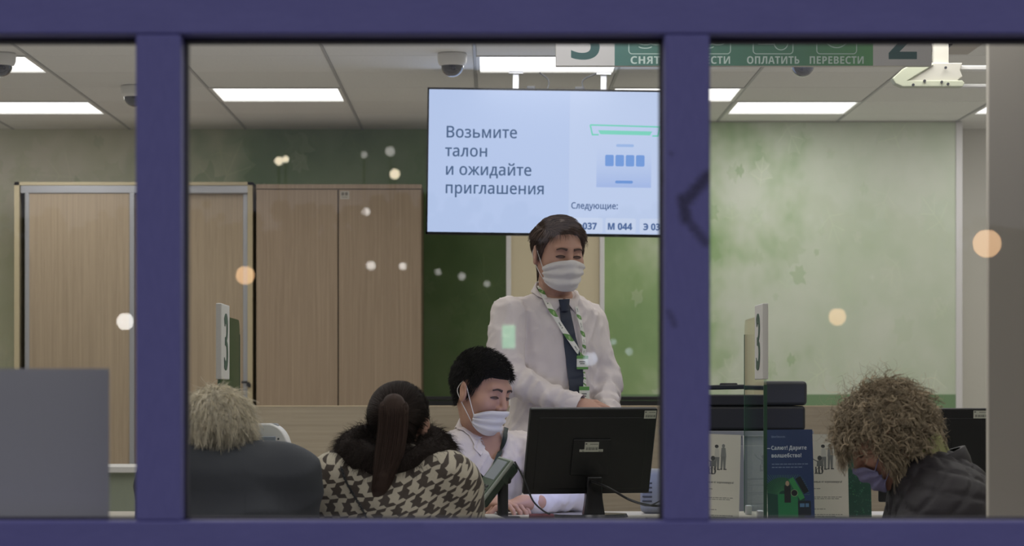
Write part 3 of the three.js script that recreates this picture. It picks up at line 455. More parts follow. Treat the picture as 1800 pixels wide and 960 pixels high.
// paper sheet stuck inside the left pane
{
  const D = 4.645, t = tag(mesh('window_poster', new THREE.BoxGeometry(wx(192, D) - wx(-140, D), wy(648, D) - wy(925, D), 0.0015).translate((wx(192, D) + wx(-140, D)) / 2, (wy(648, D) + wy(925, D)) / 2, -D), new THREE.MeshPhysicalMaterial({ color: hex(190, 191, 192), roughness: 0.95 })), 'grey paper sheet stuck inside the lower left window pane', 'poster');
}

// ------------------------------------------------------------------ people: smooth distance fields meshed as one surface
const smin = (a, b, k) => { const h = Math.max(k - Math.abs(a - b), 0) / k; return Math.min(a, b) - h * h * k * 0.25; };
class Field {
  constructor() { this.p = []; this.disp = null; this.m = null; }
  cap(a, b, ra, rb = ra, k = 0.02, sub = false) { const d = b.clone().sub(a); this.p.push({ t: 0, a, d, L: Math.max(d.lengthSq(), 1e-9), ra, rb, k, sub }); return this; }
  ell(c, r, k = 0.02, rotation = null, sub = false) { this.p.push({ t: 1, c, r, k, sub, R: rotation ? new THREE.Matrix3().setFromMatrix4(rotation).transpose().elements.slice() : null }); return this; }
  sub(c, r, k) { return this.ell(c, r, k, null, true); }
  at(x, y, z) {
    let f = 1;
    for (const q of this.p) {
      let d;
      if (q.t === 0) {
        const px = x - q.a.x, py = y - q.a.y, pz = z - q.a.z, t = clamp((px * q.d.x + py * q.d.y + pz * q.d.z) / q.L);
        d = Math.hypot(px - t * q.d.x, py - t * q.d.y, pz - t * q.d.z) - lerp(q.ra, q.rb, t);
      } else {
        let px = x - q.c.x, py = y - q.c.y, pz = z - q.c.z;
        if (q.R) { const e = q.R, a = px, b = py, c = pz; px = e[0] * a + e[3] * b + e[6] * c; py = e[1] * a + e[4] * b + e[7] * c; pz = e[2] * a + e[5] * b + e[8] * c; }
        const [rx, ry, rz] = q.r, k0 = Math.hypot(px / rx, py / ry, pz / rz), k1 = Math.hypot(px / rx / rx, py / ry / ry, pz / rz / rz);
        d = k1 < 1e-6 ? -Math.min(rx, ry, rz) : k0 * (k0 - 1) / k1;
      }
      f = q.sub ? -smin(-f, d, q.k) : smin(f, d, q.k);
    }
    return this.disp ? f + this.disp(x, y, z, f) : f;
  }
  grad(p, e = 0.003) { return V(this.at(p.x + e, p.y, p.z) - this.at(p.x - e, p.y, p.z), this.at(p.x, p.y + e, p.z) - this.at(p.x, p.y - e, p.z), this.at(p.x, p.y, p.z + e) - this.at(p.x, p.y, p.z - e)).normalize(); }
  trace(o, d, off = 0, far = 1) { let t = 0; for (let i = 0; i < 90; i++) { const f = this.at(o.x + d.x * t, o.y + d.y * t, o.z + d.z * t) - off; if (f < 0.0004) break; t += f * 0.7; if (t > far) break; } return o.clone().addScaledVector(d, t); }
  push(p, off) { for (let i = 0; i < 6; i++) { const f = this.at(p.x, p.y, p.z); if (f >= off - 0.0002) break; p.addScaledVector(this.grad(p), off - f); } return p; }
}
function netMesh(f, lo, hi, h, uvFn) {
  const nx = Math.ceil((hi.x - lo.x) / h) + 1, ny = Math.ceil((hi.y - lo.y) / h) + 1, nz = Math.ceil((hi.z - lo.z) / h) + 1, val = new Float32Array(nx * ny * nz).fill(1), id = (i, j, k) => i + nx * (j + ny * k), B = 6;
  for (let bz = 0; bz < nz; bz += B) for (let by = 0; by < ny; by += B) for (let bx = 0; bx < nx; bx += B) {
    const c = f.at(lo.x + (bx + B / 2) * h, lo.y + (by + B / 2) * h, lo.z + (bz + B / 2) * h), far = Math.abs(c) > B * h * 1.35;
    for (let k = bz; k < Math.min(nz, bz + B); k++) for (let j = by; j < Math.min(ny, by + B); j++) for (let i = bx; i < Math.min(nx, bx + B); i++) val[id(i, j, k)] = far ? Math.sign(c) : f.at(lo.x + i * h, lo.y + j * h, lo.z + k * h);
  }
  const cell = new Int32Array(nx * ny * nz).fill(-1), pos = [], idx = [];
  for (let k = 0; k < nz - 1; k++) for (let j = 0; j < ny - 1; j++) for (let i = 0; i < nx - 1; i++) {
    let n = 0, x = 0, y = 0, z = 0, inside = 0; const c = [];
    for (let q = 0; q < 8; q++) { const v = val[id(i + (q & 1), j + (q >> 1 & 1), k + (q >> 2))]; c.push(v); if (v < 0) inside++; }
    if (inside === 0 || inside === 8) continue;
    for (let a = 0; a < 8; a++) for (const bit of [1, 2, 4]) { const b = a | bit; if (b === a || (c[a] < 0) === (c[b] < 0)) continue; const t = c[a] / (c[a] - c[b]); x += (a & 1) + (bit === 1 ? t : 0); y += (a >> 1 & 1) + (bit === 2 ? t : 0); z += (a >> 2) + (bit === 4 ? t : 0); n++; }
    cell[id(i, j, k)] = pos.length / 3; pos.push(lo.x + (i + x / n) * h, lo.y + (j + y / n) * h, lo.z + (k + z / n) * h);
  }
  const quad = (a, b, c, d, flip) => { if (a < 0 || b < 0 || c < 0 || d < 0) return; flip ? idx.push(a, c, b, a, d, c) : idx.push(a, b, c, a, c, d); };
  for (let k = 1; k < nz - 1; k++) for (let j = 1; j < ny - 1; j++) for (let i = 1; i < nx - 1; i++) {
    const v = val[id(i, j, k)] < 0;
    if (v !== (val[id(i + 1, j, k)] < 0)) quad(cell[id(i, j - 1, k - 1)], cell[id(i, j, k - 1)], cell[id(i, j, k)], cell[id(i, j - 1, k)], !v);
    if (v !== (val[id(i, j + 1, k)] < 0)) quad(cell[id(i - 1, j, k - 1)], cell[id(i - 1, j, k)], cell[id(i, j, k)], cell[id(i, j, k - 1)], !v);
    if (v !== (val[id(i, j, k + 1)] < 0)) quad(cell[id(i - 1, j - 1, k)], cell[id(i, j - 1, k)], cell[id(i, j, k)], cell[id(i - 1, j, k)], !v);
  }
  const g = new THREE.BufferGeometry(); g.setAttribute('position', new THREE.Float32BufferAttribute(pos, 3)); g.setIndex(idx); g.computeVertexNormals();
  if (uvFn) { const uv = []; for (let i = 0; i < pos.length; i += 3) uv.push(...uvFn(pos[i], pos[i + 1], pos[i + 2])); g.setAttribute('uv', new THREE.Float32BufferAttribute(uv, 2)); }
  return g;
}
const joined = (list) => { const gs = list.map((g) => { const q = g.clone(); for (const k of Object.keys(q.attributes)) if (!['position', 'normal'].includes(k)) q.deleteAttribute(k); return q; }); return mergeGeometries(gs); };
// a grid of points as a sheet with both faces and a rim
function sheet(rows, thick = 0.002) {
  const R = rows.length, C = rows[0].length, pos = [], idx = [], uv = [];
  const nrm = (r, c) => { const a = rows[Math.min(R - 1, r + 1)][c].clone().sub(rows[Math.max(0, r - 1)][c]), b = rows[r][Math.min(C - 1, c + 1)].clone().sub(rows[r][Math.max(0, c - 1)]); return b.cross(a).normalize(); };
  for (const s of [1, -1]) for (let r = 0; r < R; r++) for (let c = 0; c < C; c++) { const n = nrm(r, c), p = rows[r][c]; pos.push(p.x + n.x * s * thick / 2, p.y + n.y * s * thick / 2, p.z + n.z * s * thick / 2); uv.push(c / (C - 1), r / (R - 1)); }
  const i0 = (s, r, c) => s * R * C + r * C + c;
  for (let r = 0; r < R - 1; r++) for (let c = 0; c < C - 1; c++) { idx.push(i0(0, r, c), i0(0, r, c + 1), i0(0, r + 1, c + 1), i0(0, r, c), i0(0, r + 1, c + 1), i0(0, r + 1, c)); idx.push(i0(1, r, c), i0(1, r + 1, c + 1), i0(1, r, c + 1), i0(1, r, c), i0(1, r + 1, c), i0(1, r + 1, c + 1)); }
  const rim = (r, c, r2, c2) => idx.push(i0(0, r, c), i0(1, r, c), i0(1, r2, c2), i0(0, r, c), i0(1, r2, c2), i0(0, r2, c2));
  for (let c = 0; c < C - 1; c++) { rim(0, c, 0, c + 1); rim(R - 1, c + 1, R - 1, c); } for (let r = 0; r < R - 1; r++) { rim(r + 1, 0, r, 0); rim(r, C - 1, r + 1, C - 1); }
  const g = new THREE.BufferGeometry(); g.setAttribute('position', new THREE.Float32BufferAttribute(pos, 3)); g.setAttribute('uv', new THREE.Float32BufferAttribute(uv, 2)); g.setIndex(idx); g.computeVertexNormals(); return g;
}
// many thin tapered strands in one mesh
class Strands {
  constructor() { this.pos = []; this.nor = []; this.col = []; this.idx = []; }
  add(pts, r, tint = 1, tip = 0.25) {
    const n = pts.length, base = this.pos.length / 3;
    for (let i = 0; i < n; i++) {
      const t = pts[Math.min(n - 1, i + 1)].clone().sub(pts[Math.max(0, i - 1)]).normalize(), a = Math.abs(t.y) > 0.9 ? V(1, 0, 0).cross(t).normalize() : V(0, 1, 0).cross(t).normalize(), b = t.clone().cross(a), rr = r * lerp(1, tip, i / (n - 1));
      for (let k = 0; k < 3; k++) { const c = Math.cos(k * 2.0944), s = Math.sin(k * 2.0944), x = a.x * c + b.x * s, y = a.y * c + b.y * s, z = a.z * c + b.z * s; this.pos.push(pts[i].x + x * rr, pts[i].y + y * rr, pts[i].z + z * rr); this.nor.push(x, y, z); const v = Array.isArray(tint) ? tint : [tint, tint, tint]; this.col.push(...v); }
      if (i) for (let k = 0; k < 3; k++) { const p = base + (i - 1) * 3 + k, q = base + (i - 1) * 3 + (k + 1) % 3; this.idx.push(p, q, q + 3, p, q + 3, p + 3); }
    }
  }
  geometry() { const g = new THREE.BufferGeometry(); g.setAttribute('position', new THREE.Float32BufferAttribute(this.pos, 3)); g.setAttribute('normal', new THREE.Float32BufferAttribute(this.nor, 3)); g.setAttribute('color', new THREE.Float32BufferAttribute(this.col, 3)); g.setIndex(this.idx); return g; }
  withCap(cap, tint = 1) { const n = this.pos.length / 3, p = cap.attributes.position, m = cap.attributes.normal, t = Array.isArray(tint) ? tint : [tint, tint, tint]; for (let i = 0; i < p.count; i++) { this.pos.push(p.getX(i), p.getY(i), p.getZ(i)); this.nor.push(m.getX(i), m.getY(i), m.getZ(i)); this.col.push(...t); } for (let i = 0; i < cap.index.count; i++) this.idx.push(n + cap.index.getX(i)); return this.geometry(); }
}
// ---- head in its own space: origin between the ears, +z forward, +y up
function headField(o = {}) {
  const f = new Field(), s = o.slim ?? 1;
  f.ell(V(0, 0.035, -0.015), [0.074, 0.085, 0.097], 0.02).ell(V(0, -0.02, 0.028), [0.065 * s, 0.095, 0.06], 0.03).ell(V(0, -0.078, 0.03), [0.05 * s, 0.038, 0.05], 0.03);
  f.ell(V(0, -0.106, 0.062), [0.022, 0.017, 0.02], 0.02);
  for (const e of [-1, 1]) f.ell(V(e * 0.043 * s, -0.022, 0.055), [0.022, 0.02, 0.024], 0.03).cap(V(e * 0.052 * s, -0.04, 0), V(e * 0.042 * s, -0.085, 0.02), 0.014, 0.014, 0.03);
  f.cap(V(-0.036, 0.03, 0.075), V(0.036, 0.03, 0.075), 0.013, 0.013, 0.02);
  for (const e of [-1, 1]) f.ell(V(e * 0.032, 0.009, 0.099), [0.02, 0.014, 0.017], 0.014, null, true);
  for (const e of [-1, 1]) f.ell(V(e * 0.031, 0.004, 0.0725), [0.0165, 0.0125, 0.0135], 0.005);
  f.cap(V(0, 0.024, 0.084), V(0, -0.026, 0.107), 0.0075, 0.0105, 0.014); for (const e of [-1, 1]) f.ell(V(e * 0.0115, -0.033, 0.096), [0.0085, 0.008, 0.011], 0.008);
  f.cap(V(-0.018, -0.064, 0.083), V(0.018, -0.064, 0.083), 0.0065, 0.0065, 0.008).cap(V(-0.015, -0.074, 0.082), V(0.015, -0.074, 0.082), 0.0075, 0.0075, 0.008);
  if (o.ears !== false) for (const e of [-1, 1]) {
    const R = new THREE.Matrix4().makeRotationFromEuler(new THREE.Euler(rad(-12), rad(e * 22), 0));
    f.ell(V(e * 0.083, -0.004, -0.006), [0.0075, 0.033, 0.02], 0.006, R).cap(V(e * 0.074, -0.01, 0.0), V(e * 0.08, -0.03, -0.006), 0.008, 0.007, 0.008);
    f.ell(V(e * 0.0925, 0.001, -0.002), [0.0065, 0.017, 0.01], 0.005, R, true);
  }
  return f;
}
function hairline(az, o = {}) {
  const K = o.line ?? [[0, 0.074], [0.7, 0.068], [1.0, 0.045], [1.15, 0.012], [1.35, -0.018], [1.5, -0.012], [1.62, 0.03], [1.85, 0.022], [2.0, -0.03], [2.25, -0.07], [3.15, -0.078]];
  for (let i = 1; i < K.length; i++) if (az <= K[i][0]) return lerp(K[i - 1][1], K[i][1], smooth(K[i - 1][0], K[i][0], az)); return K[K.length - 1][1];
}
const HC0 = V(0, 0.015, -0.012);
function scalp(f, dir, off = 0) { return f.trace(HC0.clone().addScaledVector(dir, 0.26), dir.clone().negate(), off, 0.26); }
const azimuth = (p) => Math.atan2(Math.abs(p.x), p.z + 0.0);
function hairCap(f, thick, o = {}) {                     // shell over the covered part of the head
  const A = 96, E = 64, pos = [], cov = [], idx = [];
  for (let j = 0; j <= E; j++) for (let i = 0; i < A; i++) {
    const el = lerp(-1.25, Math.PI / 2, j / E), a = i / A * Math.PI * 2, d = V(Math.cos(el) * Math.sin(a), Math.sin(el), Math.cos(el) * Math.cos(a)), p = scalp(f, d), az = azimuth(p), c = smooth(-0.005, 0.009, p.y - hairline(az, o));
    const t = thick(p, az, d) * c - 0.004 * (1 - c); cov.push(c); p.addScaledVector(d, t); pos.push(p.x, p.y, p.z);
  }
  for (let j = 0; j < E; j++) for (let i = 0; i < A; i++) { const a = j * A + i, b = j * A + (i + 1) % A, c = a + A, d = b + A; if (Math.max(cov[a], cov[b], cov[c], cov[d]) < 0.01) continue; idx.push(a, b, d, a, d, c); }
  const g = new THREE.BufferGeometry(); g.setAttribute('position', new THREE.Float32BufferAttribute(pos, 3)); g.setIndex(idx); g.computeVertexNormals(); return g;
}
function combed(S, f, R, n, o) {                         // strands: o.root(p, az) -> thickness, o.flow(p, N, az, i) -> direction, o.len, o.r
  let made = 0, tries = 0;
  while (made < n && tries++ < n * 12) {
    const y = R() * 2 - 1, a = R() * Math.PI * 2, q = Math.sqrt(1 - y * y), d = V(q * Math.sin(a), y, q * Math.cos(a)), p = scalp(f, d), az = azimuth(p);
    if (p.y < hairline(az, o) + 0.002 || (o.skip && o.skip(p, az))) continue;
    const N = d.clone(), th = o.thick(p, az, d); p.addScaledVector(d, th * (0.7 + 0.35 * R()));
    const len = o.len * (0.6 + 0.6 * R()) * (o.lenAt ? o.lenAt(p, az) : 1), steps = o.steps ?? 5, pts = [p.clone()], ph = R() * 6.3, curl = o.curl ?? 0, turns = (o.turns ?? 1.5) * (0.7 + 0.6 * R()), side = R() > 0.5 ? 1 : -1, cur = p.clone(), fr = R;
    const flow0 = o.flow(p, N, az, R);
    for (let i = 1; i <= steps; i++) {
      const fl = o.field ? o.flow(cur, cur.clone().sub(HC0).normalize(), azimuth(cur), R) : flow0;
      cur.addScaledVector(fl, len / steps); if (o.drop) cur.y -= o.drop * len * (i / steps) / steps * 2;
      const h = f.at(cur.x, cur.y, cur.z), min = (o.keep ?? 0.002); if (h < min) cur.addScaledVector(cur.clone().sub(HC0).normalize(), min - h);
      const w = cur.clone(); if (curl) { const t = i / steps, an = ph + side * t * turns * 6.283, e1 = V(-fl.z, 0.2, fl.x).normalize(), e2 = fl.clone().cross(e1); w.addScaledVector(e1, Math.cos(an) * curl * t ** 0.5).addScaledVector(e2, Math.sin(an) * curl * t ** 0.5); }
      pts.push(w);
    }
    const tn = o.tint(R, p); S.add(pts, o.r * (0.7 + 0.6 * R()), tn, o.tip ?? 0.3); made++;
    for (let q = 1; q < (o.lock ?? 1); q++) { const ox = (R() - 0.5) * o.loose, oy = (R() - 0.5) * o.loose, oz = (R() - 0.5) * o.loose, sh = 0.8 + 0.4 * R(); S.add(pts.map((w, i) => w.clone().add(V(ox, oy, oz).multiplyScalar(0.5 + 0.8 * i / pts.length))), o.r * (0.7 + 0.6 * R()), tn.map ? tn.map((x) => x * sh) : tn * sh, o.tip ?? 0.3); }
  }
}
function maskSheet(f, o = {}) {
  const rows = [], top = o.top ?? 0, A = o.span ?? 1.16, R = 20, C = 37;
  const soft = new Field(); soft.ell(V(0, -0.03, 0.026), [0.064, 0.1, 0.06], 0.03).ell(V(0, -0.078, 0.03), [0.05, 0.038, 0.052], 0.04).ell(V(0, -0.1, 0.058), [0.03, 0.022, 0.026], 0.04).cap(V(0, -0.005, 0.088), V(0, -0.035, 0.1), 0.013, 0.014, 0.05); for (const e of [-1, 1]) soft.ell(V(e * 0.043, -0.03, 0.052), [0.024, 0.026, 0.024], 0.03);
  for (let r = 0; r <= R; r++) {
    const row = [], v = r / R;
    for (let c = 0; c < C; c++) {
      const u = c / (C - 1) * 2 - 1, e = Math.abs(u) ** 2.2, yt = lerp(-0.006, -0.034, Math.min(1, e * 1.1)) + top + 0.004 * Math.exp(-((u / 0.18) ** 2)), yb = lerp(-0.116, -0.088, e) + top * 0.35, y = lerp(yt, yb, v), a = u * A * (1 - 0.1 * (v - 0.5) ** 2);
      const pleat = 0.0034 * Math.sin(v * 19 + u * 1.2) * smooth(0.0, 0.15, v) * smooth(1, 0.85, v) + 0.0016 * noise(u * 5, v * 4, 3.3) + 0.0014 * Math.abs(u) * Math.sin(v * 33 + u * 7);
      const d = V(-Math.sin(a), 0, -Math.cos(a)), p = soft.trace(V(Math.sin(a) * 0.25, y, 0.012 + Math.cos(a) * 0.25), d, 0.005 + pleat, 0.25);
      if (y < -0.1) p.z -= (-0.1 - y) * 0.5; f.push(p, 0.0025); row.push(p);
    }
    rows.push(row);
  }
  return { geo: sheet(rows, 0.0016), corners: [rows[1][0], rows[R - 1][0], rows[1][C - 1], rows[R - 1][C - 1]] };
}
function handField(side, curl, spread = 1) {             // wrist at the origin, fingers towards +z, back of the hand +y
  const f = new Field(); f.ell(V(0, 0, 0.048), [0.04, 0.015, 0.048], 0.012).cap(V(0, 0, -0.03), V(0, 0, 0.02), 0.025, 0.026, 0.02);
  [[-0.03, 0.021, 0.9], [-0.01, 0.025, 1], [0.01, 0.0265, 0.95], [0.029, 0.024, 0.85]].forEach(([x, l, cc], i) => {
    let p = V(x, 0.002, 0.082 - Math.abs(i - 1.6) * 0.004), a = curl * 0.5 * cc; const y = (x * 4) * spread;
    for (let k = 0; k < 3; k++) { const q = p.clone().add(V(Math.sin(y) * Math.cos(a), -Math.sin(a), Math.cos(y) * Math.cos(a)).multiplyScalar(l * [1.35, 1, 0.85][k])); f.cap(p, q, 0.0088 - k * 0.0008, 0.0082 - k * 0.0009, 0.005); p = q; a += curl * cc; }
  });
  let p = V(side * 0.032, -0.006, 0.025); let q = V(side * 0.056, -0.014, 0.056); f.cap(p, q, 0.014, 0.011, 0.012); f.cap(q, V(side * 0.056, -0.02, 0.09), 0.0105, 0.0085, 0.005); return f;
}
function handGeo(side, curl, origin, dir, up) {
  const z = dir.clone().normalize(), y = up.clone().addScaledVector(z, -up.dot(z)).normalize(), x = y.clone().cross(z);
  return netMesh(handField(side, curl), V(-0.09, -0.09, -0.06), V(0.09, 0.05, 0.19), 0.004).applyMatrix4(new THREE.Matrix4().makeBasis(x, y, z).setPosition(origin));
}
const axisY = (a, lean = 0, tilt = 0) => new THREE.Matrix4().makeRotationFromEuler(new THREE.Euler(lean, a, tilt, 'YXZ'));
function torsoPrims(f, J, o = 0, w = 1, k = 0.06) {
  const R = axisY(J.yaw, J.lean ?? 0, J.tilt ?? 0);
  f.ell(J.chest, [0.148 * w + o, 0.2 + o, 0.105 * w + o], k, R).ell(J.belly, [0.14 * w + o, 0.17 + o, 0.112 * w + o], k, R).ell(J.pelvis, [0.165 * w + o, 0.13 + o, 0.12 * w + o], k, axisY(J.yaw));
  for (const s of ['L', 'R']) { f.cap(J.neck.clone().lerp(J['sh' + s], 0.28).add(V(0, -0.036, 0)), J['sh' + s].clone().add(V(0, -0.008, 0)), 0.03 + o, 0.04 + o, 0.06); }
}
function armPrims(f, J, s, o = 0, wr = true) { f.cap(J['sh' + s], J['el' + s], 0.05 + o, 0.04 + o, 0.05); f.cap(J['el' + s], J['wr' + s], 0.04 + o, (0.026 + o), 0.03); }
function legPrims(f, J, s, o = 0) { f.cap(J['hip' + s], J['kn' + s], 0.078 + o, 0.055 + o, 0.05).cap(J['kn' + s], J['an' + s], 0.052 + o, 0.036 + o, 0.03); f.cap(J['an' + s].clone().add(V(0, -0.03, 0)), J['toe' + s], 0.034, 0.026, 0.03); }
const span = (J, pad = 0.2) => { const b = new THREE.Box3(); for (const v of Object.values(J)) if (v?.isVector3) b.expandByPoint(v); return b.expandByScalar(pad); };
function person(cfg) {
  const { J, H } = cfg, t = thing('person', cfg.label, 'person', cfg.base, 0, undefined);
  const HM = new THREE.Matrix4().makeRotationFromEuler(new THREE.Euler(rad(H.pitch), rad(H.yaw), rad(H.roll ?? 0), 'YXZ')).setPosition(H.pos), inv = HM.clone().invert();
  const skin = cfg.skin, hf = headField(cfg.head ?? {}), bare = headField({ ...(cfg.head ?? {}), ears: false });
  const neckIn = J.neck.clone().applyMatrix4(inv); hf.cap(V(0, -0.045, -0.025), neckIn.clone().multiplyScalar(1), 0.049, 0.058, 0.025); bare.cap(V(0, -0.045, -0.025), neckIn, 0.049, 0.058, 0.025);
  const headGeo = netMesh(hf, V(-0.11, -0.24, -0.16), V(0.11, 0.13, 0.14), 0.0036).applyMatrix4(HM);
  const bf = new Field(); torsoPrims(bf, J); for (const s of ['L', 'R']) { armPrims(bf, J, s); legPrims(bf, J, s); } bf.cap(J.neck, J.neck.clone().add(V(0, -0.08, 0)), 0.055, 0.06, 0.05);
  const sp = span(J), parts = [headGeo, netMesh(bf, sp.min, sp.max, 0.016)];
  for (const s of ['L', 'R']) parts.push(handGeo(s === 'L' ? -1 : 1, cfg.curl ?? 0.35, J['wr' + s], J['hd' + s].clone().sub(J['wr' + s]), J['up' + s] ?? V(0, 1, 0)));
  mesh('body', joined(parts), skin, t);
  return { t, HM, hf, bare, bf };
}
function faceDetails(P, browMat) {
  const dark = mat(hex(70, 52, 47), 0.5), eyeM = mat(hex(98, 74, 66), 0.4), put = (g) => g.applyMatrix4(P.HM), f = P.hf, fw = V(0, 0, -1);
  for (const e of [-1, 1]) {
    mesh('eyebrow', put(strap(f, [V(e * 0.013, 0.0255, 0), V(e * 0.024, 0.0285, 0), V(e * 0.036, 0.0295, 0), V(e * 0.049, 0.0245, 0)], (t) => lerp(0.0085, 0.004, t), 0.0012, fw, 16, 0.002, -0.2)), browMat, P.t);
    mesh('eye', put(strap(f, [V(e * 0.0165, -0.0005, 0), V(e * 0.024, 0.0, 0), V(e * 0.038, 0.0, 0), V(e * 0.047, -0.0015, 0)], (t) => 0.0015 + 0.0065 * Math.sin(Math.PI * t), 0.0004, fw, 16, 0.0012, -0.2)), eyeM, P.t);
    mesh('eyelid', put(strap(f, [V(e * 0.0155, 0.0015, 0), V(e * 0.024, 0.0052, 0), V(e * 0.038, 0.005, 0), V(e * 0.0485, 0.0005, 0)], 0.0022, 0.0012, fw, 16, 0.0016, -0.2)), dark, P.t);
  }
}
function wearMask(P, o, m) {
  const { geo, corners } = maskSheet(P.bare, o); const k = mesh('face_mask', geo.applyMatrix4(P.HM), m, P.t); k.userData.label = o.label ?? 'white pleated face mask';
  const loops = [];
  for (const e of [0, 1]) { const s = Math.sign(corners[e * 2].x), a = corners[e * 2], b = corners[e * 2 + 1], ear = [V(s * 0.083, 0.02, -0.002), V(s * 0.078, 0.026, -0.02), V(s * 0.08, -0.004, -0.034), V(s * 0.078, -0.03, -0.016)]; const mid = (p, q, t, out) => P.bare.push(p.clone().lerp(q, t), out); loops.push(tube([a, mid(a, ear[0], 0.5, 0.003), ...ear, mid(b, ear[3], 0.5, 0.003), b], 0.0016, 40, 6)); }
  for (const g of loops) mesh('ear_loop', g.applyMatrix4(P.HM), m, k);
}
function shirtCollar(P, J, shirt, o, m) {
  const R = axisY(J.yaw + (o.turn ?? 0)), rows = [[], [], [], [], []], n = 44;
  for (let i = 0; i <= n; i++) {
    const u = i / n * 2 - 1, th = Math.PI - Math.abs(u) * (Math.PI - o.gap), a = Math.sign(u || 1) * th, back = smooth(0.5, 2.6, th), front = smooth(1.5, o.gap, th);
    const top = lerp(o.frontTop ?? 0.006, 0.042, back), drop = lerp(0.018, -0.004, back) + front ** 2 * (o.point ?? 0.05), r0 = 0.064, dirA = (aa) => V(Math.sin(aa), 0, Math.cos(aa));
    const mk = (aa, r, y) => { const v = dirA(aa).multiplyScalar(r); v.z += 0.004; v.y = y; v.applyMatrix4(R).add(J.neck).add(o.shift ?? V(0, 0, 0)); return v; };
    const sp = Math.sign(u || 1) * (o.gap + (Math.PI - o.gap) * (1 - Math.abs(u))) ;
    rows[0].push(mk(a, r0, top - 0.035)); rows[1].push(mk(a, r0 + 0.001, top - 0.006)); rows[2].push(mk(a, r0 + 0.005, top));
    const aa = a + Math.sign(u || 1) * front ** 3 * (o.splay ?? 0.3);
    rows[3].push(shirt.push(mk(lerp(a, aa, 0.5), r0 + 0.013, (top - drop) / 2), 0.005)); rows[4].push(shirt.push(mk(aa, r0 + 0.018, -drop), 0.005));
  }
  return mesh('collar', sheet(rows, 0.003), m, P.t);
}
// a strap lying on a surface: points given in the frontal plane of the person, dropped on the field along dir
function strap(field, pts2, width, off, dir = V(0, 0, -1), n = 40, thick = 0.0016, start = 0.4) {
  const curve = new THREE.CatmullRomCurve3(pts2), rows = [], P = []; for (let i = 0; i <= n; i++) { const q = curve.getPoint(i / n); P.push(field ? field.trace(start < 0 ? q.clone().setZ(-start) : q.clone().addScaledVector(dir, -start), dir, off, 1) : q); }
  for (let i = 0; i <= n; i++) { const tan = P[Math.min(n, i + 1)].clone().sub(P[Math.max(0, i - 1)]).normalize(), N = field ? field.grad(P[i], 0.012) : dir.clone().negate(), s = tan.clone().cross(N).normalize(), w = typeof width === 'function' ? width(i / n) : width; rows.push([-0.5, 0, 0.5].map((k) => P[i].clone().addScaledVector(s, k * w))); }
  return sheet(rows, thick);
}
const hairMat = (c, r = 0.5) => new THREE.MeshPhysicalMaterial({ color: c, roughness: r, vertexColors: true, specularIntensity: 0.35 });
const shirtTex = dataTex(256, 256, (u, v) => { const k = noise(u * 100, v * 100, 2) * 4 + ((Math.floor(u * 64) + Math.floor(v * 64)) % 2) * 5; return [228 + k, 220 + k, 218 + k]; });
M.shirt = mat(hex(216, 207, 204), 0.8, { sheen: 0.2 }); M.maskWhite = mat(hex(216, 212, 208), 0.85); M.trousers = mat(hex(40, 42, 50), 0.8); M.shoe = mat(hex(28, 26, 26), 0.4);
const ridge = (v) => 1 - Math.abs(v) * 2.2;
function crease(x, y, z, a, q, s, sy) { const w = noise(x * 5 + s, y * 5, z * 5) * 0.5; return -a * (0.9 * ridge(noise(x * q + s + w, y * q * sy + x * q * 0.6, z * q)) + 0.75 * Math.max(0, ridge(noise(x * q * 2.1 - s, y * q * 1.5 * sy - x * q * 1.2 + w * 3, z * q * 2.1))) ** 2 + 0.5 * Math.max(0, ridge(noise(x * q * 3.4 + y * q, y * q * 2.2 - x * q * 1.5 + s, z * q * 3 + w))) ** 2 - 0.8); }
function cloth(amp, freq, seed, sy = 1) { return (x, y, z, f) => (Math.abs(f) > 0.05 ? 0 : crease(x, y, z, amp, freq, seed, sy)); }
function legsAndShoes(P, J, m = M.trousers) {
  const f = new Field(); f.ell(J.pelvis.clone().add(V(0, -0.02, 0)), [0.172, 0.12, 0.13], 0.05, axisY(J.yaw)); for (const s of ['L', 'R']) f.cap(J['hip' + s], J['kn' + s], 0.092, 0.07, 0.05).cap(J['kn' + s], J['an' + s].clone().add(V(0, 0.02, 0)), 0.068, 0.058, 0.03);
  const b = span({ a: J.pelvis, b: J.hipL, c: J.hipR, d: J.knL, e: J.knR, f: J.anL, g: J.anR }, 0.22); b.min.y = Math.max(b.min.y, 0.02); mesh('trousers', netMesh(f, b.min, b.max, 0.018), m, P.t);
  for (const s of ['L', 'R']) { const g = new Field(); g.cap(J['an' + s].clone().add(V(0, -0.035, 0)), J['toe' + s], 0.044, 0.034, 0.03); g.disp = (x, y) => Math.max(0, (0.004 - y)) * 3; const c = span({ a: J['an' + s], b: J['toe' + s] }, 0.08); mesh('shoe', netMesh(g, c.min, c.max, 0.01), M.shoe, P.t); }
}
function frame(yaw, c) { const l = V(Math.cos(yaw), 0, -Math.sin(yaw)), f = V(Math.sin(yaw), 0, Math.cos(yaw)); return (side, up, fwd) => c.clone().addScaledVector(l, side).addScaledVector(f, fwd).add(V(0, up, 0)); }
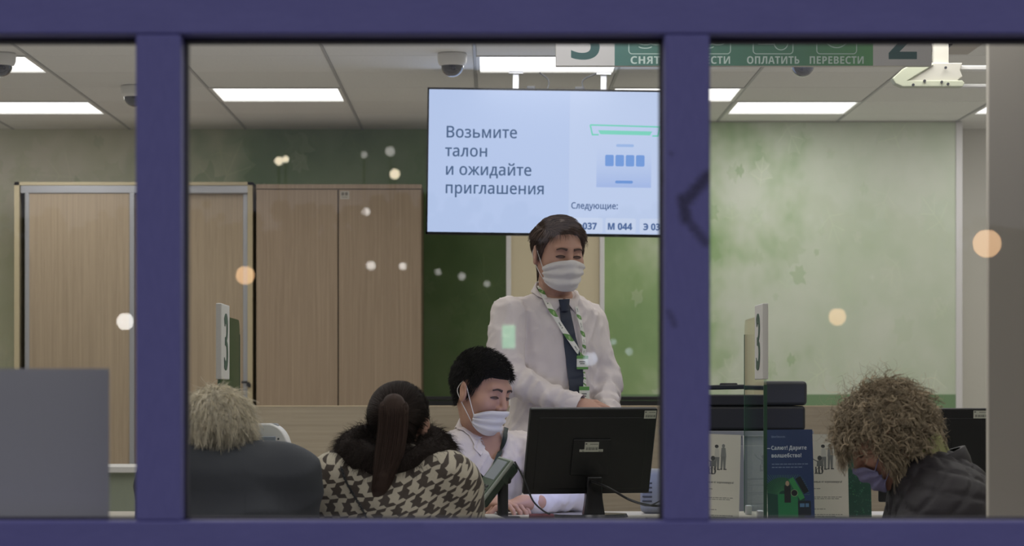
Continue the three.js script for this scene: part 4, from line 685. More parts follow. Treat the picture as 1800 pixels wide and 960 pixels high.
function officeChair(base, yaw, seat, label) {
  const t = thing('office_chair', label, 'chair', base, yaw);
  mesh('seat', rbox(0.4, 0.07, 0.42, 0.03, 0, seat - 0.035, 0, 3), M.darkGrey, t); mesh('backrest', rbox(0.36, 0.26, 0.05, 0.022, 0, seat + 0.22, -0.27, 3), M.darkGrey, t); mesh('back_support', rbox(0.05, 0.24, 0.03, 0.01, 0, seat + 0.03, -0.255), M.black, t);
  mesh('column', cyl(0.025, 0.03, seat - 0.15, 0, (seat - 0.15) / 2 + 0.09, 0, 16), M.steel, t);
  for (let i = 0; i < 5; i++) { const a = i * 1.2566, l = mesh('leg', rbox(0.045, 0.03, 0.2, 0.01, 0, 0.08, 0.1).rotateY(a), M.black, t); mesh('castor', new THREE.CylinderGeometry(0.036, 0.036, 0.03, 14).rotateZ(Math.PI / 2).translate(0, 0.036, 0.19).rotateY(a), M.black, l); }
}

// ------------------------------------------------------------------ the standing clerk
{
  const D = 9.8, base = V(wx(962, D), 0, -D), L = (px, py, dz = 0) => at(px, py, D).sub(base).add(V(0, 0, dz)), yaw = rad(24), T = frame(yaw, V(0, 0, 0));
  const J = { yaw, lean: rad(3), chest: T(0.034, 1.27, 0.0), belly: T(0.034, 1.05, 0.01), pelvis: T(0, 0.93, 0), neck: T(0.015, 1.49, 0.03), shL: T(0.152, 1.4, -0.005), shR: T(-0.142, 1.414, -0.005),
    elR: L(886, 664, 0.15), wrR: L(1006, 711, 0.22), hdR: L(1045, 722, 0.25), elL: L(1064, 668, -0.03), wrL: L(1066, 745, 0.16), hdL: L(1050, 765, 0.22), upR: V(-0.2, 0.8, 0.5),
    hipL: T(0.09, 0.9, 0), hipR: T(-0.09, 0.9, 0), knL: T(0.1, 0.49, 0.02), knR: T(-0.1, 0.49, 0.02), anL: T(0.1, 0.09, -0.01), anR: T(-0.1, 0.09, -0.01), toeL: T(0.12, 0.035, 0.14), toeR: T(-0.12, 0.035, 0.14) };
  const H = { pos: L(980, 449, 0.06), yaw: 25, pitch: 9, roll: -1 };
  const P = person({ J, H, base, label: 'person standing in white shirt, dark tie, lanyard and face mask, looking down', skin: mat(hex(184, 142, 122), 0.55), head: { slim: 1.04 } });
  legsAndShoes(P, J);
  const sf = new Field(); torsoPrims(sf, J, 0.021, 1.02, 0.06); for (const s of ['L', 'R']) { sf.cap(J['sh' + s].clone().add(V(s === 'R' ? -0.004 : 0, 0, s === 'R' ? 0.035 : 0)), J['el' + s], 0.061, s === 'R' ? 0.064 : 0.055, s === 'R' ? 0.006 : 0.01).cap(J['el' + s], J['wr' + s].clone().lerp(J['el' + s], 0.06), 0.055, 0.041, 0.025); }
  const tor = new Field(); torsoPrims(tor, J, 0.021, 1.02, 0.06); tor.disp = cloth(0.0095, 6.5, 1.3, 0.55); const fold = cloth(0.0095, 6.5, 1.3, 0.55), ring = (x, y, z, a, b) => { const d = b.clone().sub(a), t = ((x - a.x) * d.x + (y - a.y) * d.y + (z - a.z) * d.z) / d.lengthSq(), r = Math.hypot(x - a.x - t * d.x, y - a.y - t * d.y, z - a.z - t * d.z); return r < 0.09 ? smooth(-0.15, 0.05, t) * smooth(0.95, 0.7, t) * 0.0032 * Math.sin(t * 34 + 3 * noise(x * 16, y * 16, z * 16)) : 0; }; sf.disp = (x, y, z, f) => fold(x, y, z, f) + (Math.abs(f) > 0.04 ? 0 : ring(x, y, z, J.elR, J.wrR) + ring(x, y, z, J.elL, J.wrL)); const b = span({ a: J.pelvis, b: J.shL, c: J.shR, d: J.elL, e: J.elR, f: J.wrL, g: J.wrR }, 0.19);
  mesh('shirt', netMesh(sf, b.min, b.max, 0.0065), M.shirt, P.t);
  for (const s of ['R', 'L']) { const w = J['wr' + s], e = J['el' + s], d = w.clone().sub(e).normalize(); mesh('cuff', new THREE.CylinderGeometry(0.043, 0.04, 0.055, 24, 1, true).applyQuaternion(new THREE.Quaternion().setFromUnitVectors(V(0, 1, 0), d)).translate(...w.clone().addScaledVector(d, -0.008).toArray()), new THREE.MeshPhysicalMaterial({ color: M.shirt.color, roughness: 0.8, side: THREE.DoubleSide }), P.t); }
  shirtCollar(P, J, tor, { gap: 0.05, point: 0.05, splay: 0.42, frontTop: -0.02 }, M.shirt);
  // hair: brown, side-swept
  const hm = hairMat(hex(92, 77, 69), 0.7), R = rng(41), line = [[0, 0.078], [0.5, 0.074], [0.85, 0.058], [1.05, 0.032], [1.2, 0.004], [1.34, -0.022], [1.44, -0.014], [1.55, 0.034], [1.9, 0.03], [2.05, -0.03], [2.25, -0.085], [3.15, -0.092]];
  const thick = (p, az) => lerp(0.009, 0.014, smooth(-0.02, 0.1, p.y)) + 0.004 * noise(p.x * 30, p.y * 30, p.z * 30), S = new Strands();
  combed(S, P.bare, R, 4600, { line, thick, lenAt: (p, az) => (p.y < 0.07 ? 0.32 : 0.9), len: 0.045, steps: 6, r: 0.0011, field: true, keep: 0.008, flow: (p, N, az) => { const topness = smooth(0.06, 0.11, p.y), g = V(0.8 * topness, -lerp(1, 0.05, topness), lerp(-0.25, 0.12, topness)); g.addScaledVector(N, -g.dot(N) + 0.06); return g.normalize(); }, tint: (R) => 0.65 + R() * 0.75 });
  mesh('hair', S.withCap(hairCap(P.bare, (p, az) => thick(p, az) - 0.003, { line }), 0.8).applyMatrix4(P.HM), hm, P.t).userData.label = 'short brown side-swept hair';
  faceDetails(P, mat(hex(88, 68, 59), 0.7)); wearMask(P, { top: -0.004, label: 'white pleated face mask over nose and chin' }, M.maskWhite);
  // tie, lanyard, badge
  const tieM = mat(hex(38, 46, 62), 0.6), tp = [[991, 541], [997, 580], [1006, 630], [1011, 668], [1013, 694]].map(([x, y]) => L(x, y));
  const tie = mesh('tie', strap(tor, tp, (t) => lerp(0.034, 0.064, Math.min(1, t * 1.2)), 0.008, V(0, 0, -1), 40, 0.004), tieM, P.t); tie.userData.label = 'dark blue-grey tie';
  const kn = tor.trace(L(991, 540, 0.5), V(0, 0, -1), 0.014); mesh('knot', new THREE.CylinderGeometry(0.021, 0.014, 0.04, 14, 3).scale(1, 1, 0.55).rotateZ(0.06).rotateY(yaw).translate(kn.x, kn.y + 0.004, kn.z), tieM, tie);
  const ltex = canvasTex(64, 1024, (g) => { g.fillStyle = 'rgb(224,224,214)'; g.fillRect(0, 0, 64, 1024); const R = rng(7); for (let y = 0; y < 1024; y += 256) { g.fillStyle = 'rgb(96,142,72)'; g.beginPath(); g.moveTo(0, y + 10); g.quadraticCurveTo(50, y + 20, 64, y + 70); g.lineTo(64, y + 120); g.quadraticCurveTo(20, y + 100, 0, y + 76); g.fill(); g.fillStyle = 'rgb(142,176,112)'; g.beginPath(); g.ellipse(26, y + 58, 12, 22, 0.6, 0, 7); g.fill(); g.fillStyle = 'rgb(120,124,118)'; g.fillRect(24, y + 160, 16, 12); g.fillRect(26, y + 182, 12, 40); } });
  const lm = mat(new THREE.Color(1, 1, 1), 0.6, { map: ltex }), dd = V(-0.3, 0, -1).normalize();
  const lan = mesh('lanyard', joinedUV([strap(tor, [[946, 498], [952, 515], [967, 545], [988, 580], [1010, 612], [1021, 630]].map(([x, y]) => L(x, y)), 0.017, 0.016, V(0, 0, -1), 50), strap(tor, [[1012, 540], [1018, 565], [1024, 595], [1025, 615], [1022, 632]].map(([x, y]) => L(x, y)), 0.015, 0.016, V(0, 0, -1), 40), strap(tor, [[1023, 648], [1026, 668], [1026, 690]].map(([x, y]) => L(x, y)), 0.014, 0.018, V(0, 0, -1), 20)]), lm, P.t); lan.userData.label = 'white and green printed lanyard';
  const btex = canvasTex(96, 112, (g) => { g.fillStyle = 'rgb(222,224,214)'; g.fillRect(0, 0, 96, 112); g.fillStyle = 'rgb(96,150,76)'; g.fillRect(0, 0, 96, 26); g.fillRect(0, 92, 96, 20); g.fillStyle = 'rgb(90,94,92)'; g.fillRect(20, 46, 50, 8); g.fillRect(26, 62, 40, 7); });
  const card = (px, py, w, h, name, label) => { const c = tor.trace(L(px, py, 0.4), V(0, 0, -1), 0.023); mesh(name, rbox(w, h, 0.003, 0.0014).rotateY(0.25).translate(c.x, c.y, c.z), mat(new THREE.Color(1, 1, 1), 0.4, { map: btex }), lan).userData.label = label; };
  card(1022, 638, 0.041, 0.047, 'name_badge', 'white and green name badge'); card(1025, 694, 0.036, 0.056, 'pass_card', 'pass card in clear holder');
}
function joinedUV(list) { return mergeGeometries(list); }

// ------------------------------------------------------------------ the seated clerk
{
  const D = 9.25, base = V(wx(838, D), 0, -D), L = (px, py, dz = 0) => at(px, py, D).sub(base).add(V(0, 0, dz)), yaw = rad(30), T = frame(yaw, V(0, 0, 0));
  const s1 = at(0, 0, 8.95), W = (px, py, Dq) => at(px, py, Dq).sub(base);
  const J = { yaw, lean: rad(12), chest: T(0, 0.83, 0.0), belly: T(0, 0.63, -0.04), pelvis: T(0, 0.54, -0.06), neck: T(0.0, 1.012, 0.03), shL: T(0.165, 0.965, 0.0), shR: T(-0.165, 0.972, 0.0),
    elR: W(776, 868, 9.12), wrR: W(858, 884, 8.86), hdR: W(890, 886, 8.82), elL: W(1012, 864, 9.0), wrL: W(930, 884, 8.84), hdL: W(888, 888, 8.83),
    hipL: T(0.09, 0.52, -0.04), hipR: T(-0.09, 0.52, -0.04), knL: T(0.13, 0.54, 0.38), knR: T(-0.13, 0.54, 0.38), anL: T(0.12, 0.09, 0.34), anR: T(-0.12, 0.09, 0.34), toeL: T(0.13, 0.035, 0.48), toeR: T(-0.13, 0.035, 0.48) };
  const H = { pos: L(846, 690, 0.07), yaw: 50, pitch: 14, roll: -4 };
  const P = person({ J, H, base, label: 'person seated behind the desk, black hair, white open-collar shirt, mask below nose', skin: mat(hex(180, 138, 117), 0.55), curl: 0.5, head: { slim: 0.97 } });
  legsAndShoes(P, J);
  const sf = new Field(); torsoPrims(sf, J, 0.018, 1.0, 0.07); for (const s of ['L', 'R']) sf.cap(J['sh' + s], J['el' + s], 0.06, 0.056, 0.02).cap(J['el' + s], J['wr' + s].clone().lerp(J['el' + s], 0.12), 0.058, 0.042, 0.03);
  const th = J.neck.clone().add(T(0.005, -0.01, 0.075)); sf.ell(th, [0.042, 0.075, 0.05], 0.012, axisY(yaw), true);
  sf.disp = cloth(0.0075, 7.5, 4.7, 0.55); const b = span({ a: J.pelvis, b: J.shL, c: J.shR, d: J.elL, e: J.elR, f: J.wrL, g: J.wrR }, 0.19);
  mesh('shirt', netMesh(sf, b.min, b.max, 0.0065), M.shirt, P.t);
  shirtCollar(P, J, sf, { gap: 0.5, point: 0.07, splay: 0.05, frontTop: -0.03, turn: 0.05, shift: V(-0.004, 0.016, 0) }, M.shirt);
  const hm = hairMat(hex(34, 31, 31), 0.75), R = rng(77), line = [[0, 0.062], [0.6, 0.06], [0.9, 0.05], [1.08, 0.022], [1.25, -0.008], [1.42, -0.022], [1.52, -0.018], [1.55, 0.034], [1.9, 0.03], [2.05, -0.02], [2.25, -0.045], [3.15, -0.055]];
  const thick = (p, az) => lerp(0.006, 0.02, smooth(0.0, 0.11, p.y)) + 0.004 * noise(p.x * 40, p.y * 40, p.z * 40), S = new Strands();
  combed(S, P.bare, R, 7500, { line, thick, len: 0.016, steps: 3, r: 0.0008, keep: 0.004, flow: (p, N, az, R) => { const tp = smooth(0.04, 0.1, p.y), g = V((R() - 0.5) * 0.7, -lerp(0.8, -0.1, tp), lerp(-0.2, 0.75, tp)); g.addScaledVector(N, lerp(0.15, 0.5, tp)); return g.normalize(); }, tint: (R) => 0.6 + R() * 0.8 });
  mesh('hair', S.withCap(hairCap(P.bare, (p, az) => thick(p, az) - 0.007, { line }), 0.6).applyMatrix4(P.HM), hm, P.t).userData.label = 'short black hair';
  faceDetails(P, mat(hex(62, 48, 43), 0.7)); wearMask(P, { top: -0.03, span: 1.12, label: 'white face mask slipped below the nose' }, M.maskWhite);
  const lm = mat(hex(34, 48, 46), 0.6);
  mesh('lanyard', joinedUV([strap(sf, [[790, 762], [794, 785], [802, 825], [812, 862], [818, 900]].map(([x, y]) => L(x, y)), 0.016, 0.01, V(0, 0, -1), 44), strap(sf, [[890, 752], [886, 775], [874, 805], [860, 840], [850, 880]].map(([x, y]) => L(x, y)), 0.015, 0.01, V(0, 0, -1), 44)]), lm, P.t).userData.label = 'dark green lanyard';
  officeChair([base.x - 0.02, 0, base.z - 0.04], yaw, 0.44, 'dark office chair under the seated clerk');
}

// ------------------------------------------------------------------ customer with ponytail and houndstooth coat, seen from behind
function seatedJoints(T, o) {
  const sw = o.sw ?? 0.175, y = o.sh;
  return { yaw: o.yaw, lean: o.lean ?? 0.12, chest: T(0, y - 0.13, -0.02), belly: T(0, y - 0.3, -0.05), pelvis: T(0, 0.52, -0.07), neck: T(0, y + 0.06, 0.03), shL: T(sw, y, -0.01), shR: T(-sw, y, -0.01), elL: T(sw + 0.045, y - 0.25, 0.1), elR: T(-sw - 0.045, y - 0.25, 0.1), wrL: T(sw - 0.04, y - 0.2, 0.3), wrR: T(-sw + 0.04, y - 0.2, 0.3), hdL: T(sw - 0.08, y - 0.2, 0.36), hdR: T(-sw + 0.08, y - 0.2, 0.36),
    hipL: T(0.09, 0.5, -0.05), hipR: T(-0.09, 0.5, -0.05), knL: T(0.11, 0.52, 0.36), knR: T(-0.11, 0.52, 0.36), anL: T(0.1, 0.09, 0.32), anR: T(-0.1, 0.09, 0.32), toeL: T(0.11, 0.035, 0.45), toeR: T(-0.11, 0.035, 0.45) };
}
function fur(P, f, c, ring, n, R, r, len, m, name, label, lift = 0.5, tint = [0.55, 0.8]) {
  const S = new Strands();
  for (let i = 0; i < n; i++) { const p = ring(R), N = f.grad(p, 0.006); f.push(p, 0); const d = N.clone().multiplyScalar(lift).add(V((R() - 0.5) * 0.9, -0.55 + (R() - 0.5) * 0.9, (R() - 0.5) * 0.9)).normalize(), l = len * (0.5 + R()), a = p.clone(), q1 = a.clone().addScaledVector(d, l * 0.5), q2 = q1.clone().addScaledVector(d.add(V(0, -0.4, 0)).normalize(), l * 0.5); S.add([a, q1, q2], r * (0.7 + 0.6 * R()), tint[0] + R() * tint[1], 0.2); }
  return mesh(name, S.withCap(c, 0.6), m, P.t).userData.label = label;
}
{
  const D = 7.9, base = V(wx(694, D), 0, -D), L = (px, py, dz = 0) => at(px, py, D).sub(base).add(V(0, 0, dz)), yaw = rad(172), T = frame(yaw, V(0, 0, 0));
  const J = seatedJoints(T, { yaw, sh: wy(848, D), sw: 0.152 });
  const H = { pos: L(699, 752, -0.06), yaw: 163, pitch: 8, roll: 0 };
  J.neck = L(697, 812, 0.0);
  const P = person({ J, H, base, label: 'person with long brown ponytail and houndstooth coat, seen from behind', skin: mat(hex(200, 158, 138), 0.55), head: { slim: 0.92 } });
  legsAndShoes(P, J);
  const cf = new Field(); torsoPrims(cf, J, 0.04, 1.06, 0.09); for (const s of ['L', 'R']) cf.cap(J['sh' + s], J['el' + s], 0.07, 0.07, 0.08).cap(J['el' + s], J['wr' + s].clone().lerp(J['el' + s], 0.05), 0.07, 0.055, 0.04);
  cf.disp = cloth(0.005, 6, 9.1); const b = span({ a: J.pelvis, b: J.shL, c: J.shR, d: J.elL, e: J.elR, f: J.wrL, g: J.wrR }, 0.2);
  const tooth = canvasTex(512, 512, (g) => {            // houndstooth check, 2 x 2 repeats
    const md = (v, m) => ((v % m) + m) % m;
    for (let y = 0; y < 512; y += 2) for (let x = 0; x < 512; x += 2) { const i = x / 32, j = y / 32, warp = md(i + j, 4) < 2, dark = warp ? md(i, 8) < 4 : md(j, 8) < 4; g.fillStyle = dark ? 'rgb(84,76,70)' : 'rgb(206,198,180)'; g.fillRect(x, y, 2, 2); }
    const R = rng(3); for (let i = 0; i < 9000; i++) { g.fillStyle = R() > 0.5 ? 'rgba(230,220,200,0.10)' : 'rgba(30,26,24,0.12)'; g.fillRect(R() * 512, R() * 512, 2 + R() * 3, 1 + R() * 2); }
  }, { repeat: [1, 1] });
  const coatM = mat(new THREE.Color(1, 1, 1), 0.95, { map: tooth, sheen: 0.3 });
  const c0 = J.chest; mesh('coat', netMesh(cf, b.min, b.max, 0.009, (x, y, z) => { const sx = x - c0.x, u = sx + 0.25 * Math.sign(sx) * Math.max(0, 0.12 - (z - c0.z)) * 0.6, v = y - 0.75 * (0.16 - (z - c0.z)) * smooth(0.7, 0.95, y); const a = 0.5; return [(u * Math.cos(a) - v * Math.sin(a)) / 0.078, (u * Math.sin(a) + v * Math.cos(a)) / 0.078]; }), coatM, P.t).userData.label = 'cream and dark brown houndstooth coat';
  // fur collar
  const ff = new Field(), R = rng(15), ringC = L(694, 800, -0.02), N = 14, rp = (a) => V(ringC.x + Math.sin(a) * 0.115, ringC.y - 0.0 - 0.035 * Math.cos(a), ringC.z + Math.cos(a) * 0.085);
  for (let i = 0; i < N; i++) ff.cap(rp(i / N * 6.2832), rp((i + 1) / N * 6.2832), 0.05, 0.05, 0.03);
  ff.disp = (x, y, z) => 0.008 * noise(x * 24, y * 24, z * 24); const fl = ringC.clone();
  const furM = hairMat(hex(54, 45, 42), 0.9);
  fur(P, ff, netMesh(ff, V(fl.x - 0.22, fl.y - 0.14, fl.z - 0.2), V(fl.x + 0.22, fl.y + 0.14, fl.z + 0.2), 0.011), (R) => { const a = R() * 6.283, b2 = R() * 6.283, o = rp(a), out = V(Math.sin(a) * Math.cos(b2), Math.sin(b2), Math.cos(a) * Math.cos(b2)); return o.addScaledVector(out, 0.05); }, 13000, R, 0.00055, 0.024, furM, 'fur_collar', 'dark brown fur collar');
  // hair drawn back to a ponytail
  const hm = hairMat(hex(56, 46, 43), 0.65), line = [[0, 0.07], [0.9, 0.05], [1.2, 0.0], [1.45, -0.02], [1.6, 0.02], [1.9, 0.0], [2.1, -0.06], [3.15, -0.1]];
  const inv = P.HM.clone().invert(), root = L(696, 709, 0.2), rootH = root.clone().applyMatrix4(inv), S = new Strands();
  const rd = rootH.clone().sub(HC0).normalize(), rs = scalp(P.bare, rd).addScaledVector(rd, 0.012), thick = (p) => 0.008;
  combed(S, P.bare, R, 5200, { line, thick, len: 0.08, steps: 7, r: 0.0008, field: true, keep: 0.0075, flow: (p, N) => { const g = rs.clone().sub(p); const l = g.length(); g.addScaledVector(N, -g.dot(N)); return g.normalize().multiplyScalar(clamp(l / 0.05)); }, tint: (R) => 0.6 + R() * 0.8 });
  const hair = mesh('hair', S.withCap(hairCap(P.bare, () => 0.0055, { line }), 0.7).applyMatrix4(P.HM), hm, P.t); hair.userData.label = 'dark brown hair drawn back';
  const rw = rs.clone().applyMatrix4(P.HM), zt = Math.max(rw.z, 0.05);
  const path = new THREE.CatmullRomCurve3([rw.clone().add(V(0, -0.012, -0.012)), L(694, 706, 0).setZ(rw.z + 0.018), L(694, 722, 0).setZ(rw.z + 0.036), L(692, 760, 0).setZ(rw.z + 0.045), L(686, 800, 0).setZ(rw.z + 0.06), L(676, 842, 0).setZ(rw.z + 0.078), L(664, 890, 0).setZ(rw.z + 0.075)]);
  const tf = new Field(), wdt = (t) => lerp(0.014, 0.034, smooth(0, 0.3, t)) * lerp(1, 0.5, smooth(0.6, 1, t)); for (let i = 0; i < 16; i++) { const a = path.getPoint(i / 16), c = path.getPoint((i + 1) / 16), r0 = wdt(i / 16) * 0.5, r1 = wdt((i + 1) / 16) * 0.5; tf.cap(a, c, r0, r1, 0.02).cap(a.clone().add(V(r0 * 0.7, 0, 0)), c.clone().add(V(r1 * 0.7, 0, 0)), r0 * 0.7, r1 * 0.7, 0.02).cap(a.clone().add(V(-r0 * 0.7, 0, 0)), c.clone().add(V(-r1 * 0.7, 0, 0)), r0 * 0.7, r1 * 0.7, 0.02); }
  const tb = new THREE.Box3(); for (let i = 0; i <= 16; i++) tb.expandByPoint(path.getPoint(i / 16)); tb.expandByScalar(0.06);
  const TS = new Strands(); for (let i = 0; i < 1600; i++) { const a = R() * 6.283, q = 0.75 + 0.35 * R(), pts = [], l = 0.75 + 0.3 * R(), w = (R() - 0.5) * 0.3; for (let k = 0; k <= 14; k++) { const t = Math.min(1, k / 14 * l), c = path.getPoint(t), r = wdt(t) * q; pts.push(c.add(V(Math.cos(a + w * t) * r * 1.1, 0, Math.sin(a + w * t) * r * 0.75))); } TS.add(pts, 0.0009, 0.6 + R() * 0.9, 0.5); }
  mesh('ponytail', TS.withCap(netMesh(tf, tb.min, tb.max, 0.006), 0.9), hairMat(hex(70, 55, 49), 0.65), P.t).userData.label = 'long brown ponytail';
  mesh('hair_tie', new THREE.TorusGeometry(0.017, 0.006, 10, 24).rotateX(rad(60)).translate(rw.x - 0.001, rw.y - 0.002, rw.z + 0.006), M.black, P.t);
  const chain = [], cp = [[603, 822], [612, 845], [626, 868], [640, 890], [654, 915], [668, 940]].map(([x, y]) => cf.trace(L(x, y, 0.5), V(0, 0, -1), 0.006, 1)), cc = new THREE.CatmullRomCurve3(cp);
  for (let i = 0; i < 34; i++) { const p = cc.getPoint(i / 34), tn = cc.getTangent(i / 34); chain.push(new THREE.TorusGeometry(0.0042, 0.0014, 6, 10).scale(0.8, 1.3, 1).rotateY(i % 2 ? 1.2 : -0.3).applyQuaternion(new THREE.Quaternion().setFromUnitVectors(V(0, 1, 0), tn)).translate(p.x, p.y, p.z)); }
  mesh('bag_chain', chain, M.darkGrey, P.t).userData.label = 'dark metal bag chain';
  officeChair([base.x, 0, base.z], yaw, 0.42, 'dark visitor chair under the ponytailed customer');
}

// ------------------------------------------------------------------ blond customer at the left
{
  const D = 7.6, base = V(wx(402, D), 0, -D), L = (px, py, dz = 0) => at(px, py, D).sub(base).add(V(0, 0, dz)), yaw = rad(190), T = frame(yaw, V(0, 0, 0));
  const J = seatedJoints(T, { yaw, sh: wy(842, D), sw: 0.15 }); J.neck = L(388, 812, 0);
  const H = { pos: L(378, 776, -0.04), yaw: 195, pitch: 8, roll: -4 };
  const P = person({ J, H, base, label: 'person with fluffy blond hair and dark coat, seen from behind beside the left mullion', skin: mat(hex(200, 160, 142), 0.55), head: { slim: 0.95 } });
  legsAndShoes(P, J);
  const cf = new Field(); torsoPrims(cf, J, 0.045, 1.05, 0.1); for (const s of ['L', 'R']) cf.cap(J['sh' + s], J['el' + s], 0.078, 0.072, 0.08).cap(J['el' + s], J['wr' + s].clone().lerp(J['el' + s], 0.05), 0.09, 0.065, 0.05);
  const cr = []; for (let i = 0; i < 12; i++) { const g = (a) => J.neck.clone().add(V(Math.sin(a) * 0.1, -0.012 - 0.02 * Math.cos(a), Math.cos(a) * 0.085)); cf.cap(g(i / 12 * 6.2832), g((i + 1) / 12 * 6.2832), 0.036, 0.036, 0.03); }
  cf.disp = (x, y, z, f) => (Math.abs(f) > 0.06 ? 0 : 0.007 * Math.abs(Math.sin(y * 26 + noise(x * 4, y * 4, z * 4) * 2.5)) - 0.004 + 0.006 * noise(x * 9, y * 9, z * 9));
  const b = span({ a: J.pelvis, b: J.shL, c: J.shR, d: J.elL, e: J.elR, f: J.wrL, g: J.wrR }, 0.24);
  mesh('coat', netMesh(cf, b.min, b.max, 0.01), mat(hex(62, 66, 74), 0.75), P.t).userData.label = 'dark blue-grey padded coat';
  const R = rng(63), line = [[0, 0.06], [0.9, 0.04], [1.2, -0.01], [1.5, -0.05], [1.9, -0.07], [2.2, -0.09], [3.15, -0.1]], thick = (p) => 0.017 + 0.004 * smooth(-0.02, 0.08, p.y) + 0.006 * noise(p.x * 24, p.y * 24, p.z * 24), S = new Strands();
  combed(S, P.bare, R, 2600, { line, thick, lock: 6, loose: 0.007, len: 0.05, steps: 8, r: 0.00042, curl: 0.006, turns: 0.7, drop: 0.3, keep: 0.014, flow: (p, N, az, R) => { const g = V(p.x * 4 + (R() - 0.5) * 0.8, -0.9 * (1 - smooth(0.06, 0.13, p.y)) + (R() - 0.5) * 0.3, (p.z + 0.02) * 4 + (R() - 0.5) * 0.8); g.addScaledVector(N, -g.dot(N) + 0.1); return g.normalize(); }, tint: (R, p) => { const k = p.y + 0.02 * noise(p.x * 20, p.y * 20, p.z * 20) > 0.03 ? 1 : 0.6, q = k * (0.7 + R() * 0.6); return [q, q * 0.98, q * 0.95]; } });
  mesh('hair', S.withCap(hairCap(P.bare, (p) => thick(p) - 0.004, { line }), 0.9).applyMatrix4(P.HM), hairMat(hex(242, 236, 218), 0.7), P.t).userData.label = 'fluffy blond hair, darker at the nape';
  officeChair([base.x, 0, base.z], yaw, 0.42, 'dark visitor chair under the blond customer');
}

// ------------------------------------------------------------------ curly-haired customer at the right, in profile
{
  const D = 7.75, base = V(wx(1672, D), 0, -D), L = (px, py, dz = 0) => at(px, py, D).sub(base).add(V(0, 0, dz)), yaw = rad(-84), T = frame(yaw, V(0, 0, 0));
  const up = (px, py, z = 0) => L(px, py, z);
  const J = { yaw, lean: rad(20), chest: L(1676, 948), belly: L(1706, 1035), pelvis: V(0.08, 0.47, 0), neck: L(1622, 808), shL: L(1655, 898, -0.165), shR: L(1648, 898, 0.165), elL: L(1590, 1010, -0.2), elR: L(1580, 1010, 0.2), wrL: L(1500, 1020, -0.1), wrR: L(1500, 1025, 0.1), hdL: L(1460, 1025, -0.06), hdR: L(1460, 1030, 0.06),
    hipL: T(0.09, 0.5, -0.05), hipR: T(-0.09, 0.5, -0.05), knL: T(0.11, 0.52, 0.36), knR: T(-0.11, 0.52, 0.36), anL: T(0.1, 0.09, 0.32), anR: T(-0.1, 0.09, 0.32), toeL: T(0.11, 0.035, 0.45), toeR: T(-0.11, 0.035, 0.45) };
  const H = { pos: L(1556, 772), yaw: -90, pitch: 34, roll: 0 };
  const P = person({ J, H, base, label: 'person with curly greying hair and black quilted jacket, bent forward in profile', skin: mat(hex(190, 142, 124), 0.55), head: { slim: 0.95 } });
  legsAndShoes(P, J);
  const cf = new Field(); torsoPrims(cf, J, 0.05, 1.1, 0.1); for (const s of ['L', 'R']) cf.cap(J['sh' + s], J['el' + s], 0.09, 0.085, 0.09).cap(J['el' + s], J['wr' + s].clone().lerp(J['el' + s], 0.05), 0.08, 0.058, 0.05);
  const tri = (v) => Math.abs(v - Math.floor(v) - 0.5) * 2, ax = J.belly.clone().sub(J.neck).normalize();
  cf.disp = (x, y, z, f) => { if (Math.abs(f) > 0.06) return 0; const px = x - J.neck.x, py = y - J.neck.y, along = px * ax.x + py * ax.y, ang = Math.atan2(z, -(px * ax.y - py * ax.x) + 0.02) * 0.14, u = (along + ang) / 0.075, v = (along - ang) / 0.075; const g = Math.min(1 - tri(u), 1 - tri(v)); return 0.0075 * (1 - smooth(0, 0.42, g)) - 0.003 + 0.005 * noise(x * 7, y * 7, z * 7); };
  const b = span({ a: J.pelvis, b: J.shL, c: J.shR, d: J.elL, e: J.elR, f: J.wrL, g: J.wrR }, 0.24);
  mesh('jacket', netMesh(cf, b.min, b.max, 0.0085), mat(hex(40, 36, 42), 0.6, { sheen: 0.3 }), P.t).userData.label = 'black diamond-quilted jacket';
  const ring = (name, c, nrm, r, h, tw, m, label, rib) => { const q = new THREE.Quaternion().setFromUnitVectors(V(0, 1, 0), nrm.clone().normalize()), g = new THREE.LatheGeometry([[r, 0], [r + tw, 0], [r + tw * 1.2, h * 0.5], [r + tw, h], [r, h]].map((p) => new THREE.Vector2(...p)), 48), p = g.attributes.position; if (rib) for (let i = 0; i < p.count; i++) { const k = 1 + 0.014 * Math.sin(Math.atan2(p.getZ(i), p.getX(i)) * 44); p.setXYZ(i, p.getX(i) * k, p.getY(i), p.getZ(i) * k); } g.computeVertexNormals(); mesh(name, g.applyQuaternion(q).translate(c.x, c.y, c.z), m, P.t).userData.label = label; };
  const nd = V(-0.5, 0.85, 0);
  ring('turtleneck', L(1632, 816), nd, 0.06, 0.066, 0.009, mat(hex(158, 160, 112), 0.85), 'pale yellow-green ribbed turtleneck', true);
  ring('jacket_collar', L(1655, 842), V(-0.35, 0.9, 0), 0.078, 0.062, 0.014, mat(hex(36, 32, 38), 0.6), 'black stand-up jacket collar');
  // curls
  const R = rng(91), line = [[0, 0.06], [0.7, 0.05], [1.0, 0.03], [1.25, 0.0], [1.55, -0.04], [1.8, -0.04], [2.2, -0.045], [3.15, -0.045]], thick = (p) => 0.014 + 0.006 * smooth(0.0, 0.1, p.y) + 0.008 * noise(p.x * 22, p.y * 22, p.z * 22), S = new Strands();
  const tint = (R, p) => { const q = 0.5 + R() * R() * 1.1; return [q, q * 0.97, q * 0.92]; };
  combed(S, P.bare, R, 1500, { line, thick, lock: 5, loose: 0.005, len: 0.055, steps: 16, r: 0.0008, curl: 0.011, turns: 1.4, drop: 0.3, keep: 0.014, flow: (p, N, az, R) => { const g = V((R() - 0.5) * 0.8, -0.25 + (R() - 0.5) * 0.6, 0.35 * (p.z > 0 ? 1 : -0.6) + (R() - 0.5) * 0.8); g.addScaledVector(N, 0.45); return g.normalize(); }, tint });
